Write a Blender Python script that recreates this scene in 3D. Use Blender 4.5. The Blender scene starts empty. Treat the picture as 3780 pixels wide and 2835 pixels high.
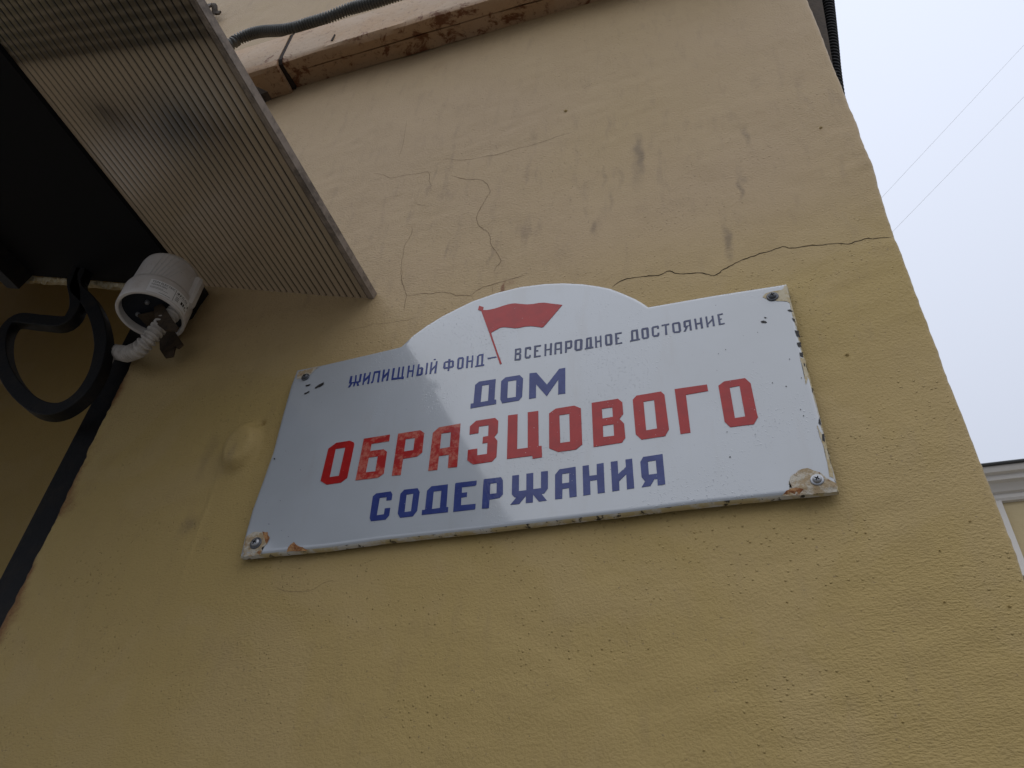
import bpy, bmesh, math, random
import numpy as np
from mathutils import Vector, Matrix
from mathutils.geometry import tessellate_polygon

random.seed(7)
scene = bpy.context.scene
C = scene.collection

# ------------------------------------------------------------------ camera
cam_data = bpy.data.cameras.new('camera')
cam = bpy.data.objects.new('camera', cam_data)
C.objects.link(cam)
right = Vector((0.950737, 0.303730, 0.062030))
up = Vector((0.154927, -0.638851, 0.753569))
fwd = Vector((-0.268510, 0.706836, 0.654435))
M = Matrix((right, up, -fwd)).transposed().to_4x4()
M.translation = Vector((0.258635, -0.706499, 1.851127))
cam.matrix_world = M
cam_data.sensor_fit = 'HORIZONTAL'
cam_data.sensor_width = 36.0
cam_data.lens = 28.636
cam_data.clip_start = 0.02
cam_data.clip_end = 2000
scene.camera = cam

# ------------------------------------------------------------------ sky, sun, exposure
SUN_EL, SUN_AZ = math.radians(76), math.radians(150)   # azimuth clockwise from +y
w = bpy.data.worlds.new('World')
scene.world = w
w.use_nodes = True
nt = w.node_tree
nt.nodes.clear()
sky = nt.nodes.new('ShaderNodeTexSky')
sky.sky_type = 'NISHITA'
sky.sun_disc = False
sky.sun_elevation = SUN_EL
sky.sun_rotation = SUN_AZ
sky.air_density = 1.0
sky.dust_density = 4.0
# overcast layer with the standard overcast luminance distribution, (1 + 2 sin elevation) / 3
tc = nt.nodes.new('ShaderNodeTexCoord')
sep = nt.nodes.new('ShaderNodeSeparateXYZ')
nt.links.new(tc.outputs['Generated'], sep.inputs[0])
cl = nt.nodes.new('ShaderNodeMath')
cl.operation = 'MAXIMUM'
cl.inputs[1].default_value = 0.0
nt.links.new(sep.outputs[2], cl.inputs[0])
lum = nt.nodes.new('ShaderNodeMath')
lum.operation = 'MULTIPLY_ADD'
lum.inputs[1].default_value = 2.0 / 3.0
lum.inputs[2].default_value = 1.0 / 3.0
nt.links.new(cl.outputs[0], lum.inputs[0])
grey = nt.nodes.new('ShaderNodeVectorMath')
grey.operation = 'SCALE'
grey.inputs[0].default_value = (9.5, 10.2, 11.9)
nt.links.new(lum.outputs[0], grey.inputs['Scale'])
cloud = nt.nodes.new('ShaderNodeMix')
cloud.data_type = 'RGBA'
cloud.inputs[0].default_value = 0.95
nt.links.new(sky.outputs[0], cloud.inputs[6])
nt.links.new(grey.outputs[0], cloud.inputs[7])
bg = nt.nodes.new('ShaderNodeBackground')
bg.inputs[1].default_value = 0.1
nt.links.new(cloud.outputs[2], bg.inputs[0])
wo = nt.nodes.new('ShaderNodeOutputWorld')
nt.links.new(bg.outputs[0], wo.inputs[0])

sd = bpy.data.lights.new('sun', 'SUN')
sd.energy = 1.35
sd.angle = math.radians(110)
sd.color = (1.0, 0.97, 0.92)
sun = bpy.data.objects.new('sun', sd)
C.objects.link(sun)
sdir = Vector((math.sin(SUN_AZ) * math.cos(SUN_EL), math.cos(SUN_AZ) * math.cos(SUN_EL), math.sin(SUN_EL)))
sun.rotation_euler = sdir.to_track_quat('Z', 'Y').to_euler()
sun.location = (3, -6, 9)

vs = scene.view_settings
vs.view_transform = 'Standard'
vs.look = 'None'
vs.gamma = 1.0
vs.use_curve_mapping = False
vs.exposure = 0.0
scene.cycles.max_bounces = 5
scene.cycles.diffuse_bounces = 3
scene.cycles.glossy_bounces = 3

LETTERS=[('R','О',[[(-2300,1427),(-2114,1427),(-2053,1391),(-2039,1353),(-2029,863),(-2100,806),(-2289,804),(-2387,871),(-2395,1352)],[(-2289,1330),(-2155,1330),(-2150,911),(-2274,908)]]),('R','Б',[[(-1923,1425),(-1572,1428),(-1566,1327),(-1801,1326),(-1798,1218),(-1617,1214),(-1565,1168),(-1551,852),(-1615,804),(-1909,809)],[(-1797,1121),(-1677,1121),(-1669,902),(-1794,904)]]),('R','Р',[[(-1462,1422),(-1173,1424),(-1114,1373),(-1098,1084),(-1153,1034),(-1333,1029),(-1326,797),(-1439,804)],[(-1347,1319),(-1227,1319),(-1218,1136),(-1339,1136)]]),('R','А',[[(-929,1424),(-656,1433),(-627,802),(-741,806),(-750,993),(-874,993),(-869,800),(-981,803),(-999,1355)],[(-886,1324),(-764,1324),(-752,1103),(-877,1098)]]),('R','З',[[(-460,1439),(-223,1439),(-180,1388),(-173,1215),(-210,1158),(-168,1096),(-162,871),(-209,811),(-436,807),(-511,876),(-519,1022),(-405,1024),(-397,927),(-280,928),(-286,1089),(-349,1087),(-350,1182),(-287,1184),(-296,1345),(-415,1345),(-413,1249),(-523,1247),(-530,1369)]]),('R','Ц',[[(-64,1447),(53,1443),(78,936),(203,934),(176,1448),(303,1446),(330,938),(364,934),(375,776),(267,773),(260,815),(-34,818)]]),('R','О',[[(512,1440),(729,1443),(808,1389),(828,877),(758,819),(557,818),(453,886),(435,1383)],[(558,1335),(674,1335),(689,937),(578,937)]]),('R','В',[[(933,1444),(1236,1446),(1284,1385),(1290,1217),(1245,1156),(1295,1082),(1304,885),(1264,826),(953,819)],[(1050,1336),(1169,1334),(1173,1197),(1056,1194)],[(1059,1092),(1178,1093),(1182,933),(1062,936)]]),('R','О',[[(1445,1450),(1719,1456),(1755,1403),(1774,919),(1727,834),(1476,830),(1417,913),(1401,1398)],[(1520,1348),(1637,1350),(1648,949),(1531,945)]]),('R','Г',[[(1870,1460),(2221,1456),(2226,1363),(1986,1355),(1994,834),(1889,833)]]),('R','О',[[(2404,1462),(2626,1464),(2675,1381),(2688,911),(2638,830),(2401,833),(2352,913),(2339,1413)],[(2454,1364),(2557,1369),(2565,945),(2461,942)]]),('B','С',[[(-1595,583),(-1413,585),(-1386,540),(-1384,465),(-1448,465),(-1454,515),(-1540,514),(-1534,283),(-1446,285),(-1449,362),(-1382,362),(-1377,263),(-1413,211),(-1594,214),(-1617,259),(-1633,550)]]),('B','О',[[(-1245,584),(-1081,581),(-1047,526),(-1041,280),(-1083,211),(-1237,212),(-1275,273),(-1285,535)],[(-1206,512),(-1123,514),(-1116,281),(-1194,280)]]),('B','Д',[[(-911,581),(-712,579),(-693,279),(-671,276),(-667,209),(-978,215),(-982,278),(-947,278),(-958,529)],[(-875,506),(-781,506),(-770,278),(-864,276)]]),('B','Е',[[(-624,575),(-613,583),(-370,579),(-368,525),(-382,512),(-537,514),(-531,440),(-468,439),(-466,380),(-530,378),(-523,280),(-353,274),(-351,214),(-360,204),(-605,205)]]),('B','Р',[[(-288,580),(-278,585),(-84,581),(-61,537),(-47,356),(-81,312),(-197,306),(-194,197),(-275,202)],[(-205,514),(-130,514),(-122,378),(-199,377)]]),('B','Ж',[[(43,582),(121,582),(132,369),(216,369),(205,583),(283,583),(293,371),(379,372),(371,585),(448,583),(456,357),(418,299),(388,297),(450,205),(363,204),(294,300),(296,203),(219,206),(214,297),(146,204),(46,208),(106,288),(82,301),(54,339)]]),('B','А',[[(579,585),(756,590),(772,212),(695,209),(687,329),(616,326),(617,206),(539,208),(530,521)],[(609,518),(686,521),(688,398),(611,397)]]),('B','Н',[[(832,588),(900,590),(908,449),(987,449),(986,589),(1061,592),(1070,217),(995,216),(989,387),(914,385),(919,215),(843,212)]]),('B','И',[[(1138,594),(1211,595),(1215,426),(1298,503),(1295,598),(1367,599),(1376,227),(1301,224),(1299,412),(1222,336),(1223,223),(1148,220)]]),('B','Я',[[(1484,602),(1687,607),(1693,230),(1616,226),(1616,305),(1586,307),(1541,229),(1452,227),(1490,294),(1457,350),(1451,542)],[(1530,535),(1612,538),(1616,370),(1533,370)]]),('D','Д',[[(-481,2058),(-265,2055),(-255,1726),(-231,1719),(-228,1653),(-553,1645),(-557,1719),(-521,1721),(-528,2014)],[(-434,1985),(-345,1982),(-335,1722),(-430,1719)]]),('D','О',[[(-137,2056),(41,2055),(89,1993),(92,1703),(55,1651),(-152,1648),(-179,1710),(-191,2004)],[(-102,1985),(5,1983),(14,1714),(-93,1716)]]),('D','М',[[(166,2057),(254,2051),(394,1830),(538,2050),(613,2051),(621,1647),(535,1650),(532,1885),(396,1650),(258,1863),(265,1652),(181,1651)]]),('S','Ж',[[(-2343,2540),(-2314,2537),(-2305,2424),(-2258,2424),(-2273,2540),(-2251,2540),(-2234,2424),(-2199,2423),(-2205,2547),(-2176,2545),(-2168,2409),(-2184,2398),(-2199,2395),(-2175,2343),(-2207,2343),(-2227,2398),(-2241,2401),(-2243,2344),(-2266,2345),(-2267,2403),(-2286,2406),(-2310,2340),(-2339,2341),(-2318,2405),(-2341,2414),(-2343,2441)]]),('S','И',[[(-2145,2548),(-2116,2548),(-2113,2444),(-2064,2507),(-2068,2549),(-2047,2550),(-2032,2343),(-2062,2344),(-2063,2453),(-2113,2390),(-2110,2342),(-2131,2344)]]),('S','Л',[[(-1996,2551),(-1904,2549),(-1890,2342),(-1920,2345),(-1929,2517),(-1977,2518),(-1975,2373),(-1980,2351),(-2004,2346),(-2009,2368),(-1995,2381),(-2001,2529)]]),('S','И',[[(-1868,2553),(-1840,2551),(-1836,2447),(-1790,2507),(-1794,2549),(-1772,2550),(-1761,2342),(-1788,2343),(-1790,2453),(-1835,2390),(-1830,2343),(-1855,2344)]]),('S','Щ',[[(-1727,2546),(-1698,2547),(-1691,2371),(-1636,2367),(-1646,2548),(-1623,2547),(-1611,2364),(-1577,2361),(-1588,2547),(-1565,2546),(-1555,2369),(-1539,2364),(-1538,2324),(-1563,2324),(-1567,2332),(-1715,2340)]]),('S','Н',[[(-1509,2546),(-1483,2544),(-1478,2457),(-1432,2454),(-1438,2544),(-1419,2543),(-1409,2337),(-1429,2339),(-1431,2426),(-1479,2431),(-1476,2336),(-1495,2337)]]),('S','Ы',[[(-1368,2540),(-1345,2540),(-1342,2476),(-1304,2478),(-1282,2456),(-1277,2356),(-1298,2334),(-1363,2336)],[(-1341,2453),(-1312,2453),(-1308,2362),(-1336,2362)],[(-1251,2539),(-1227,2538),(-1216,2337),(-1238,2334)]]),('S','Й',[[(-1189,2537),(-1165,2536),(-1160,2418),(-1116,2477),(-1118,2535),(-1095,2538),(-1087,2329),(-1113,2328),(-1117,2439),(-1158,2380),(-1157,2332),(-1180,2331)],[(-1156,2571),(-1149,2585),(-1124,2582),(-1128,2565)]]),('S','Ф',[[(-945,2537),(-916,2535),(-915,2505),(-881,2504),(-861,2482),(-854,2393),(-874,2375),(-909,2375),(-909,2331),(-932,2331),(-933,2374),(-983,2374),(-1001,2398),(-1003,2486),(-984,2505),(-944,2508)],[(-978,2483),(-943,2482),(-936,2401),(-971,2403)],[(-912,2480),(-889,2479),(-882,2405),(-906,2404)]]),('S','О',[[(-802,2534),(-745,2531),(-728,2506),(-719,2349),(-744,2328),(-791,2329),(-807,2354),(-816,2510)],[(-789,2504),(-755,2503),(-748,2351),(-781,2355)]]),('S','Н',[[(-694,2531),(-667,2531),(-662,2448),(-617,2445),(-623,2528),(-602,2528),(-593,2321),(-616,2322),(-618,2423),(-662,2427),(-657,2324),(-682,2326)]]),('S','Д',[[(-523,2525),(-464,2525),(-458,2342),(-438,2338),(-439,2315),(-562,2316),(-561,2333),(-544,2338),(-550,2497)],[(-523,2502),(-490,2501),(-482,2338),(-517,2338)]]),('S','-',[[(-404,2438),(-289,2439),(-280,2420),(-402,2420)]]),('S','В',[[(-46,2511),(26,2511),(39,2487),(40,2436),(28,2416),(42,2395),(44,2322),(29,2304),(-40,2313)],[(-21,2487),(15,2486),(15,2437),(-21,2437)],[(-21,2402),(16,2401),(16,2334),(-19,2335)]]),('S','С',[[(91,2506),(157,2506),(169,2485),(167,2452),(144,2454),(144,2475),(110,2474),(112,2343),(147,2341),(149,2364),(169,2363),(168,2325),(152,2309),(108,2314),(89,2339),(85,2486)]]),('S','Е',[[(204,2508),(295,2504),(291,2480),(234,2482),(233,2426),(262,2424),(263,2402),(233,2403),(235,2329),(296,2326),(296,2304),(210,2307)]]),('S','Н',[[(339,2504),(365,2503),(366,2412),(410,2412),(410,2501),(437,2500),(436,2303),(410,2305),(410,2392),(366,2394),(367,2304),(345,2304)]]),('S','А',[[(481,2499),(562,2495),(568,2297),(542,2300),(542,2369),(493,2372),(495,2302),(470,2303),(467,2481)],[(493,2470),(538,2469),(540,2391),(495,2392)]]),('S','Р',[[(601,2493),(683,2493),(694,2473),(694,2378),(675,2355),(629,2355),(627,2299),(603,2300)],[(629,2466),(667,2466),(667,2384),(630,2384)]]),('S','О',[[(734,2487),(808,2486),(824,2463),(821,2315),(801,2297),(743,2297),(721,2329),(720,2470)],[(754,2466),(789,2465),(788,2325),(752,2326)]]),('S','Д',[[(872,2486),(936,2487),(942,2323),(957,2322),(957,2298),(851,2297),(849,2315),(863,2318),(866,2470)],[(890,2461),(909,2461),(908,2329),(893,2328)]]),('S','Н',[[(975,2485),(998,2484),(1001,2406),(1036,2407),(1036,2484),(1056,2484),(1058,2297),(1038,2297),(1038,2382),(1001,2383),(1002,2296),(979,2297)]]),('S','О',[[(1113,2484),(1176,2484),(1190,2461),(1191,2314),(1173,2296),(1112,2299),(1100,2326),(1098,2469)],[(1126,2458),(1156,2457),(1158,2324),(1129,2325)]]),('S','Е',[[(1221,2481),(1307,2481),(1304,2459),(1250,2460),(1251,2401),(1272,2401),(1273,2380),(1251,2379),(1251,2309),(1308,2314),(1308,2294),(1225,2293)]]),('S','Д',[[(1429,2485),(1502,2481),(1507,2320),(1523,2321),(1520,2301),(1402,2298),(1400,2317),(1415,2318),(1417,2465)],[(1443,2457),(1474,2457),(1477,2324),(1443,2323)]]),('S','О',[[(1554,2485),(1621,2485),(1631,2462),(1631,2327),(1613,2304),(1560,2302),(1541,2333),(1541,2463)],[(1567,2457),(1599,2457),(1601,2327),(1570,2327)]]),('S','С',[[(1680,2483),(1744,2485),(1755,2461),(1752,2434),(1730,2435),(1730,2461),(1690,2460),(1689,2336),(1727,2337),(1730,2366),(1754,2365),(1750,2327),(1734,2307),(1684,2309),(1664,2340),(1664,2462)]]),('S','Т',[[(1786,2486),(1877,2488),(1876,2465),(1845,2463),(1843,2311),(1819,2312),(1822,2465),(1785,2464)]]),('S','О',[[(1921,2485),(1993,2485),(2006,2458),(2007,2334),(1987,2311),(1924,2316),(1906,2345),(1907,2468)],[(1931,2461),(1978,2460),(1978,2337),(1934,2338)]]),('S','Я',[[(2057,2488),(2129,2491),(2130,2315),(2105,2316),(2106,2390),(2091,2393),(2059,2313),(2033,2313),(2059,2367),(2039,2391),(2041,2473)],[(2069,2462),(2104,2463),(2103,2402),(2067,2400)]]),('S','Н',[[(2167,2492),(2191,2490),(2193,2414),(2230,2414),(2234,2493),(2258,2493),(2259,2318),(2234,2317),(2232,2392),(2194,2391),(2194,2318),(2171,2320)]]),('S','И',[[(2297,2494),(2320,2494),(2319,2386),(2369,2439),(2369,2490),(2391,2490),(2393,2320),(2369,2320),(2370,2414),(2323,2363),(2321,2320),(2300,2320)]]),('S','Е',[[(2436,2497),(2500,2502),(2502,2484),(2459,2480),(2461,2421),(2479,2422),(2478,2407),(2461,2406),(2460,2342),(2505,2340),(2505,2324),(2437,2323)]])]
FLAG={'cloth':[(-573,3337),(-540,3340),(-493,3327),(-447,3324),(-382,3327),(-317,3337),(-253,3352),(-189,3359),(-143,3359),(-91,3350),(-25,3323),(73,3287),(156,3274),(232,3273),(309,3258),(391,3221),(552,3153),(430,2976),(313,2812),(286,2809),(220,2841),(144,2869),(63,2880),(-18,2877),(-75,2885),(-158,2918),(-223,2940),(-274,2942),(-335,2912),(-390,2883),(-413,2863)],'finial':[(-611,3441),(-544,3399),(-546,3341),(-573,3336),(-619,3365)],'pole':[(-413,2860),(-390,2879),(-380,2834),(-279,2519),(-207,2308),(-210,2293),(-222,2289),(-232,2302)]}
OUTLINE=[(-3250,2862),(-2914,2866),(-2212,2910),(-1746,2942),(-1685,2950),(-1542,3123),(-1365,3267),(-1149,3402),(-938,3499),(-740,3585),(-393,3663),(-46,3690),(299,3655),(554,3598),(820,3505),(1032,3403),(1183,3315),(1346,3179),(1496,3039),(1598,2923),(1648,2855),(2443,2848),(3270,2818),(3267,2434),(3262,1812),(3277,1360),(3281,959),(3284,582),(3287,226),(3291,-68),(3141,-68),(2930,-61),(2470,-56),(2051,-49),(1755,-50),(1315,-56),(861,-55),(394,-58),(-348,-61),(-974,-56),(-1455,-53),(-2091,-71),(-2624,-59),(-3220,-52),(-3246,236),(-3260,580),(-3238,1019),(-3223,1441),(-3255,2059),(-3270,2573)]
PATCHES=[('paint',[(3239,2782),(3260,2773),(3267,2544),(3261,2460),(3217,2513),(3125,2545),(3018,2598),(2967,2649),(3008,2701),(3100,2714),(3199,2712)]),('paint',[(3246,2489),(3261,2460),(3275,2109),(3251,2213),(3246,2284)]),('paint',[(3220,1636),(3269,1604),(3264,1353),(3216,1250),(3226,1507)]),('paint',[(3232,712),(3260,596),(3282,341),(3275,68),(3243,90),(3252,435),(3233,601)]),('scab',[(2786,-54),(2890,8),(2858,63),(2897,142),(2974,199),(3058,217),(3166,144),(3231,58),(3288,16),(3279,-81),(3140,-79),(2930,-71)]),('rust',[(2794,-49),(2833,-9),(2917,12),(2991,-24),(2932,-61)]),('chip',[(3196,2374),(3237,2377),(3263,2352),(3231,2341)]),('chip',[(2896,2266),(2924,2271),(2954,2252),(2963,2235),(2934,2226),(2904,2236)]),('chip',[(3232,2044),(3271,2034),(3268,1933),(3242,1962)]),('chip',[(3225,1854),(3265,1867),(3266,1789),(3231,1797)]),('chip',[(3225,1711),(3260,1714),(3252,1640),(3223,1653)]),('chip',[(3245,1556),(3259,1542),(3252,1501),(3245,1513)]),('chip',[(3260,596),(3283,601),(3272,503),(3250,516)]),('chip',[(3268,799),(3277,779),(3275,704),(3254,736)]),('chip',[(2940,2326),(2985,2303),(2945,2301)]),('chip',[(3231,2241),(3261,2222),(3257,2176),(3241,2203)]),('chip',[(3268,1209),(3280,1187),(3266,1129)]),('chip',[(2465,1924),(2472,1931),(2477,1921),(2470,1914)]),('chip',[(3183,1349),(3190,1356),(3194,1347),(3187,1340)]),('chip',[(3121,849),(3130,857),(3135,847),(3127,839)]),('chip',[(2357,778),(2364,785),(2369,776),(2362,770)]),('chip',[(2349,460),(2359,470),(2366,458),(2356,448)]),('chip',[(3108,1635),(3115,1642),(3120,1633),(3113,1626)]),('chip',[(2888,1342),(2895,1349),(2900,1340),(2893,1333)]),('chip',[(3016,1267),(3024,1275),(3030,1264),(3021,1255)]),('chip',[(2384,1879),(2390,1885),(2394,1877),(2388,1871)]),('chip',[(2838,2105),(2844,2110),(2847,2102),(2842,2097)]),('chip',[(3108,934),(3115,941),(3119,932),(3112,926)]),('chip',[(2628,697),(2633,702),(2636,695),(2631,691)]),('scab',[(-3203,2800),(-2971,2822),(-2894,2816),(-2954,2754),(-2994,2699),(-3049,2623),(-3147,2668),(-3187,2656)]),('chip',[(-2859,2439),(-2803,2485),(-2736,2513),(-2721,2475),(-2771,2441),(-2840,2423)]),('chip',[(-3002,2358),(-2947,2391),(-2906,2395),(-2939,2360),(-2976,2341)]),('chip',[(-3010,2515),(-2938,2520),(-2951,2490),(-2993,2486)]),('scab',[(-3209,210),(-3137,257),(-2985,248),(-2879,170),(-2879,79),(-2938,32),(-2940,-54),(-3159,-58),(-3181,-45),(-3186,78)]),('rust',[(-2995,249),(-2924,231),(-2870,142),(-2886,71),(-2934,140)]),('rust',[(-2997,-15),(-2937,-4),(-2948,-56)]),('rust',[(-2596,-57),(-2574,26),(-2527,53),(-2461,4),(-2328,-64),(-2353,-70)]),('chip',[(-3161,1320),(-3151,1333),(-3132,1315),(-3142,1302)]),('chip',[(-2947,346),(-2942,352),(-2932,344),(-2937,337)]),('chip',[(-2882,659),(-2877,664),(-2870,658),(-2874,652)]),('chip',[(-2629,140),(-2625,145),(-2618,139),(-2622,134)]),('chip',[(-2718,1082),(-2714,1087),(-2706,1080),(-2710,1074)])]
SCREWS=[(-3054,2670,61),(-3040,101,77),(3078,2628,69),(3123,66,64)]
CRACKS=[(13,[(1175,26446),(1244,26501),(1347,26551),(1465,26548),(1582,26544),(1714,26517),(1813,26513),(1880,26543),(1924,26556),(1961,26520),(2023,26468),(2197,26427),(2308,26410),(2397,26346),(2466,26307),(2522,26334),(2574,26382),(2674,26430),(2774,26483),(2871,26513),(2967,26533),(3064,26563),(3157,26564),(3253,26594),(3332,26604),(3386,26562),(3459,26540),(3579,26537),(3695,26515),(3810,26489),(3897,26481),(3968,26469),(4033,26429),(4122,26435),(4196,26445),(4271,26460),(4351,26430),(4434,26418),(4502,26405),(4568,26408)]),(8,[(-1833,27068),(-1767,27076),(-1650,27065),(-1572,27057),(-1474,27035),(-1397,27022),(-1302,27022),(-1184,26977),(-1104,26930),(-1023,26870),(-967,26866),(-891,26843),(-808,26825),(-775,26866),(-734,26905),(-629,26952),(-557,26958),(-494,26966),(-325,26994),(-165,27013),(-77,27033),(-6,27031)]),(7,[(-1984,27694),(-1977,27554),(-1958,27413),(-1894,27262),(-1858,27160),(-1825,27073),(-1831,26933),(-1816,26778)]),(6,[(-1889,27252),(-1999,27594),(-2036,27898),(-2045,28081),(-2053,28267),(-2020,28413),(-1978,28622),(-2024,28779)]),(8,[(-1482,29940),(-1256,29760),(-1112,29677),(-974,29632),(-827,29479),(-726,29214),(-753,29123),(-814,28944),(-860,28797),(-898,28616),(-873,28481),(-834,28374),(-671,28167),(-631,28033),(-606,27876),(-557,27773),(-510,27672),(-413,27432),(-482,27325),(-503,27193)]),(7,[(-1671,30532),(-1392,30367),(-1129,30300),(-944,30286),(-713,30245),(-534,30263),(-312,30292),(-177,30274),(-1,30291),(175,30301),(348,30333),(630,30364)]),(6,[(-3059,30635),(-2832,30493),(-2657,30342),(-2412,30332),(-2162,30282),(-1939,30226),(-1873,29920),(-1818,29790),(-1841,29691)]),(7,[(-494,26966),(-496,26878),(-485,26788)]),(6,[(-808,26825),(-784,26769),(-760,26713)]),(4,[(-2690,26598),(-2474,26595),(-2266,26618),(-2029,26579),(-1841,26586),(-1688,26572),(-1543,26597)]),(5,[(2466,26307),(2564,26279),(2682,26226)]),(5,[(-2079,29425),(-1971,29317),(-1820,29217)]),(4,[(-2635,32127),(-2605,31677),(-2586,31249),(-2610,30933)]),(4,[(-2732,22578),(-2471,22504),(-2234,22498),(-2087,22581),(-1921,22580)])]
LUMPS=[(3706,24682,36),(466,31062,49),(4188,28932,34),(-342,23376,22),(-2159,22948,30),(-186,22810,26),(3911,21815,21),(4371,21734,26),(4305,22541,18),(1922,22721,18),(2427,22560,17),(2926,22550,20),(3445,22536,15),(3996,22285,18),(958,23113,20),(-881,22890,22),(2666,21927,16),(1415,21591,17),(-1380,23242,17),(1828,20703,15),(3365,20858,13)]
STAINS=[(0.1645,2.9402,0.0063,0.0265,0.9,0),(0.1601,2.9175,0.011,0.0352,0.5,0),(0.3218,2.9233,0.0062,0.0161,0.6,0),(0.2977,2.802,0.0035,0.0142,0.8,0),(0.3037,2.8158,0.0059,0.0062,0.5,0),(0.2695,2.7016,0.0056,0.0145,0.9,0),(0.272,2.6822,0.0067,0.0193,0.5,0),(0.1103,2.9009,0.0042,0.0165,0.5,0),(0.1348,2.8915,0.0055,0.0162,0.45,0),(0.1199,2.8453,0.0041,0.0177,0.5,0),(-0.0586,2.7749,0.0037,0.0212,0.5,0),(-0.1303,2.8024,0.0039,0.0156,0.5,0),(0.0921,2.7791,0.0047,0.0073,0.8,0),(-0.1804,3.0192,0.0036,0.0127,0.5,0),(0.082,2.8199,0.0034,0.0109,0.4,0),(0.201,2.8491,0.0039,0.0174,0.35,0),(-0.0331,2.6879,0.0034,0.0106,1,1),(-0.0229,2.6964,0.015,0.0058,0.5,1),(-0.4338,2.4765,0.0108,0.0242,0.5,0),(-0.4227,2.36,0.0157,0.0084,0.6,0),(-0.3927,2.3335,0.011,0.0067,0.4,0),(-0.3803,2.4563,0.0074,0.0125,0.5,0),(0.0728,2.6862,0.0191,0.0186,0.25,0),(-0.695,2.6849,0.01,0.0643,0.6,1)]
CONDUIT=[[-0.7698,-0.062,3.668],[-0.75,-0.062,3.6874],[-0.726,-0.062,3.6943],[-0.7017,-0.062,3.6936],[-0.6752,-0.062,3.685],[-0.6431,-0.062,3.6693],[-0.6121,-0.062,3.6557],[-0.5837,-0.062,3.65],[-0.5574,-0.062,3.6511],[-0.5269,-0.062,3.6496],[-0.5012,-0.062,3.6516],[-0.4764,-0.062,3.6569],[-0.4478,-0.062,3.6612],[-0.418,-0.062,3.6589],[-0.3923,-0.062,3.6574],[-0.3562,-0.062,3.6566]]

# ------------------------------------------------------------------ helpers
def mat(name, color, rough=0.5, spec=0.5, metal=0.0, coat=0.0, coat_rough=0.05):
    m = bpy.data.materials.new(name)
    m.use_nodes = True
    b = m.node_tree.nodes['Principled BSDF']
    b.inputs['Base Color'].default_value = (*color, 1)
    b.inputs['Roughness'].default_value = rough
    b.inputs['Specular IOR Level'].default_value = spec
    b.inputs['Metallic'].default_value = metal
    b.inputs['Coat Weight'].default_value = coat
    b.inputs['Coat Roughness'].default_value = coat_rough
    return m


class NT:
    """small node-graph writer"""
    def __init__(s, m):
        s.t = m.node_tree
        s.b = s.t.nodes['Principled BSDF']
        g = s.t.nodes.new('ShaderNodeNewGeometry')
        s.pos = g.outputs['Position']          # world position: pieces that meet share one pattern

    def put(s, sock, v):
        if hasattr(v, 'is_linked') or isinstance(v, bpy.types.NodeSocket):
            s.t.links.new(v, sock)
        else:
            sock.default_value = v

    def noise(s, scale, detail=4, rough=0.55, vec=None, dist=0.0):
        n = s.t.nodes.new('ShaderNodeTexNoise')
        n.inputs['Scale'].default_value = scale
        n.inputs['Detail'].default_value = detail
        n.inputs['Roughness'].default_value = rough
        n.inputs['Distortion'].default_value = dist
        s.t.links.new(vec or s.pos, n.inputs['Vector'])
        return n.outputs['Fac']

    def voro(s, scale, vec=None, feat='F1'):
        n = s.t.nodes.new('ShaderNodeTexVoronoi')
        n.feature = feat
        n.inputs['Scale'].default_value = scale
        s.t.links.new(vec or s.pos, n.inputs['Vector'])
        return n.outputs['Distance']

    def mapping(s, scale=(1, 1, 1), rot=(0, 0, 0)):
        n = s.t.nodes.new('ShaderNodeMapping')
        n.inputs['Scale'].default_value = scale
        n.inputs['Rotation'].default_value = rot
        s.t.links.new(s.pos, n.inputs['Vector'])
        return n.outputs[0]

    def ramp(s, fac, a, b, smooth=True):
        n = s.t.nodes.new('ShaderNodeMapRange')
        n.interpolation_type = 'SMOOTHSTEP' if smooth else 'LINEAR'
        n.inputs[1].default_value = a
        n.inputs[2].default_value = b
        s.t.links.new(fac, n.inputs[0])
        return n.outputs[0]

    def math(s, op, a, b=0.0):
        n = s.t.nodes.new('ShaderNodeMath')
        n.operation = op
        s.put(n.inputs[0], a)
        s.put(n.inputs[1], b)
        return n.outputs[0]

    def mix(s, fac, a, b):
        n = s.t.nodes.new('ShaderNodeMix')
        n.data_type = 'RGBA'
        s.put(n.inputs[0], fac)
        s.put(n.inputs[6], (*a, 1) if isinstance(a, tuple) else a)
        s.put(n.inputs[7], (*b, 1) if isinstance(b, tuple) else b)
        return n.outputs[2]

    def attr(s, name):
        n = s.t.nodes.new('ShaderNodeAttribute')
        n.attribute_name = name
        return n.outputs['Fac']

    def bump(s, height, dist, strength=1.0, normal=None):
        n = s.t.nodes.new('ShaderNodeBump')
        n.inputs['Strength'].default_value = strength
        n.inputs['Distance'].default_value = dist
        s.t.links.new(height, n.inputs['Height'])
        if normal:
            s.t.links.new(normal, n.inputs['Normal'])
        return n.outputs[0]

    def out(s, **kw):
        for k, v in kw.items():
            s.put(s.b.inputs[k.replace('_', ' ')], v)


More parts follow.
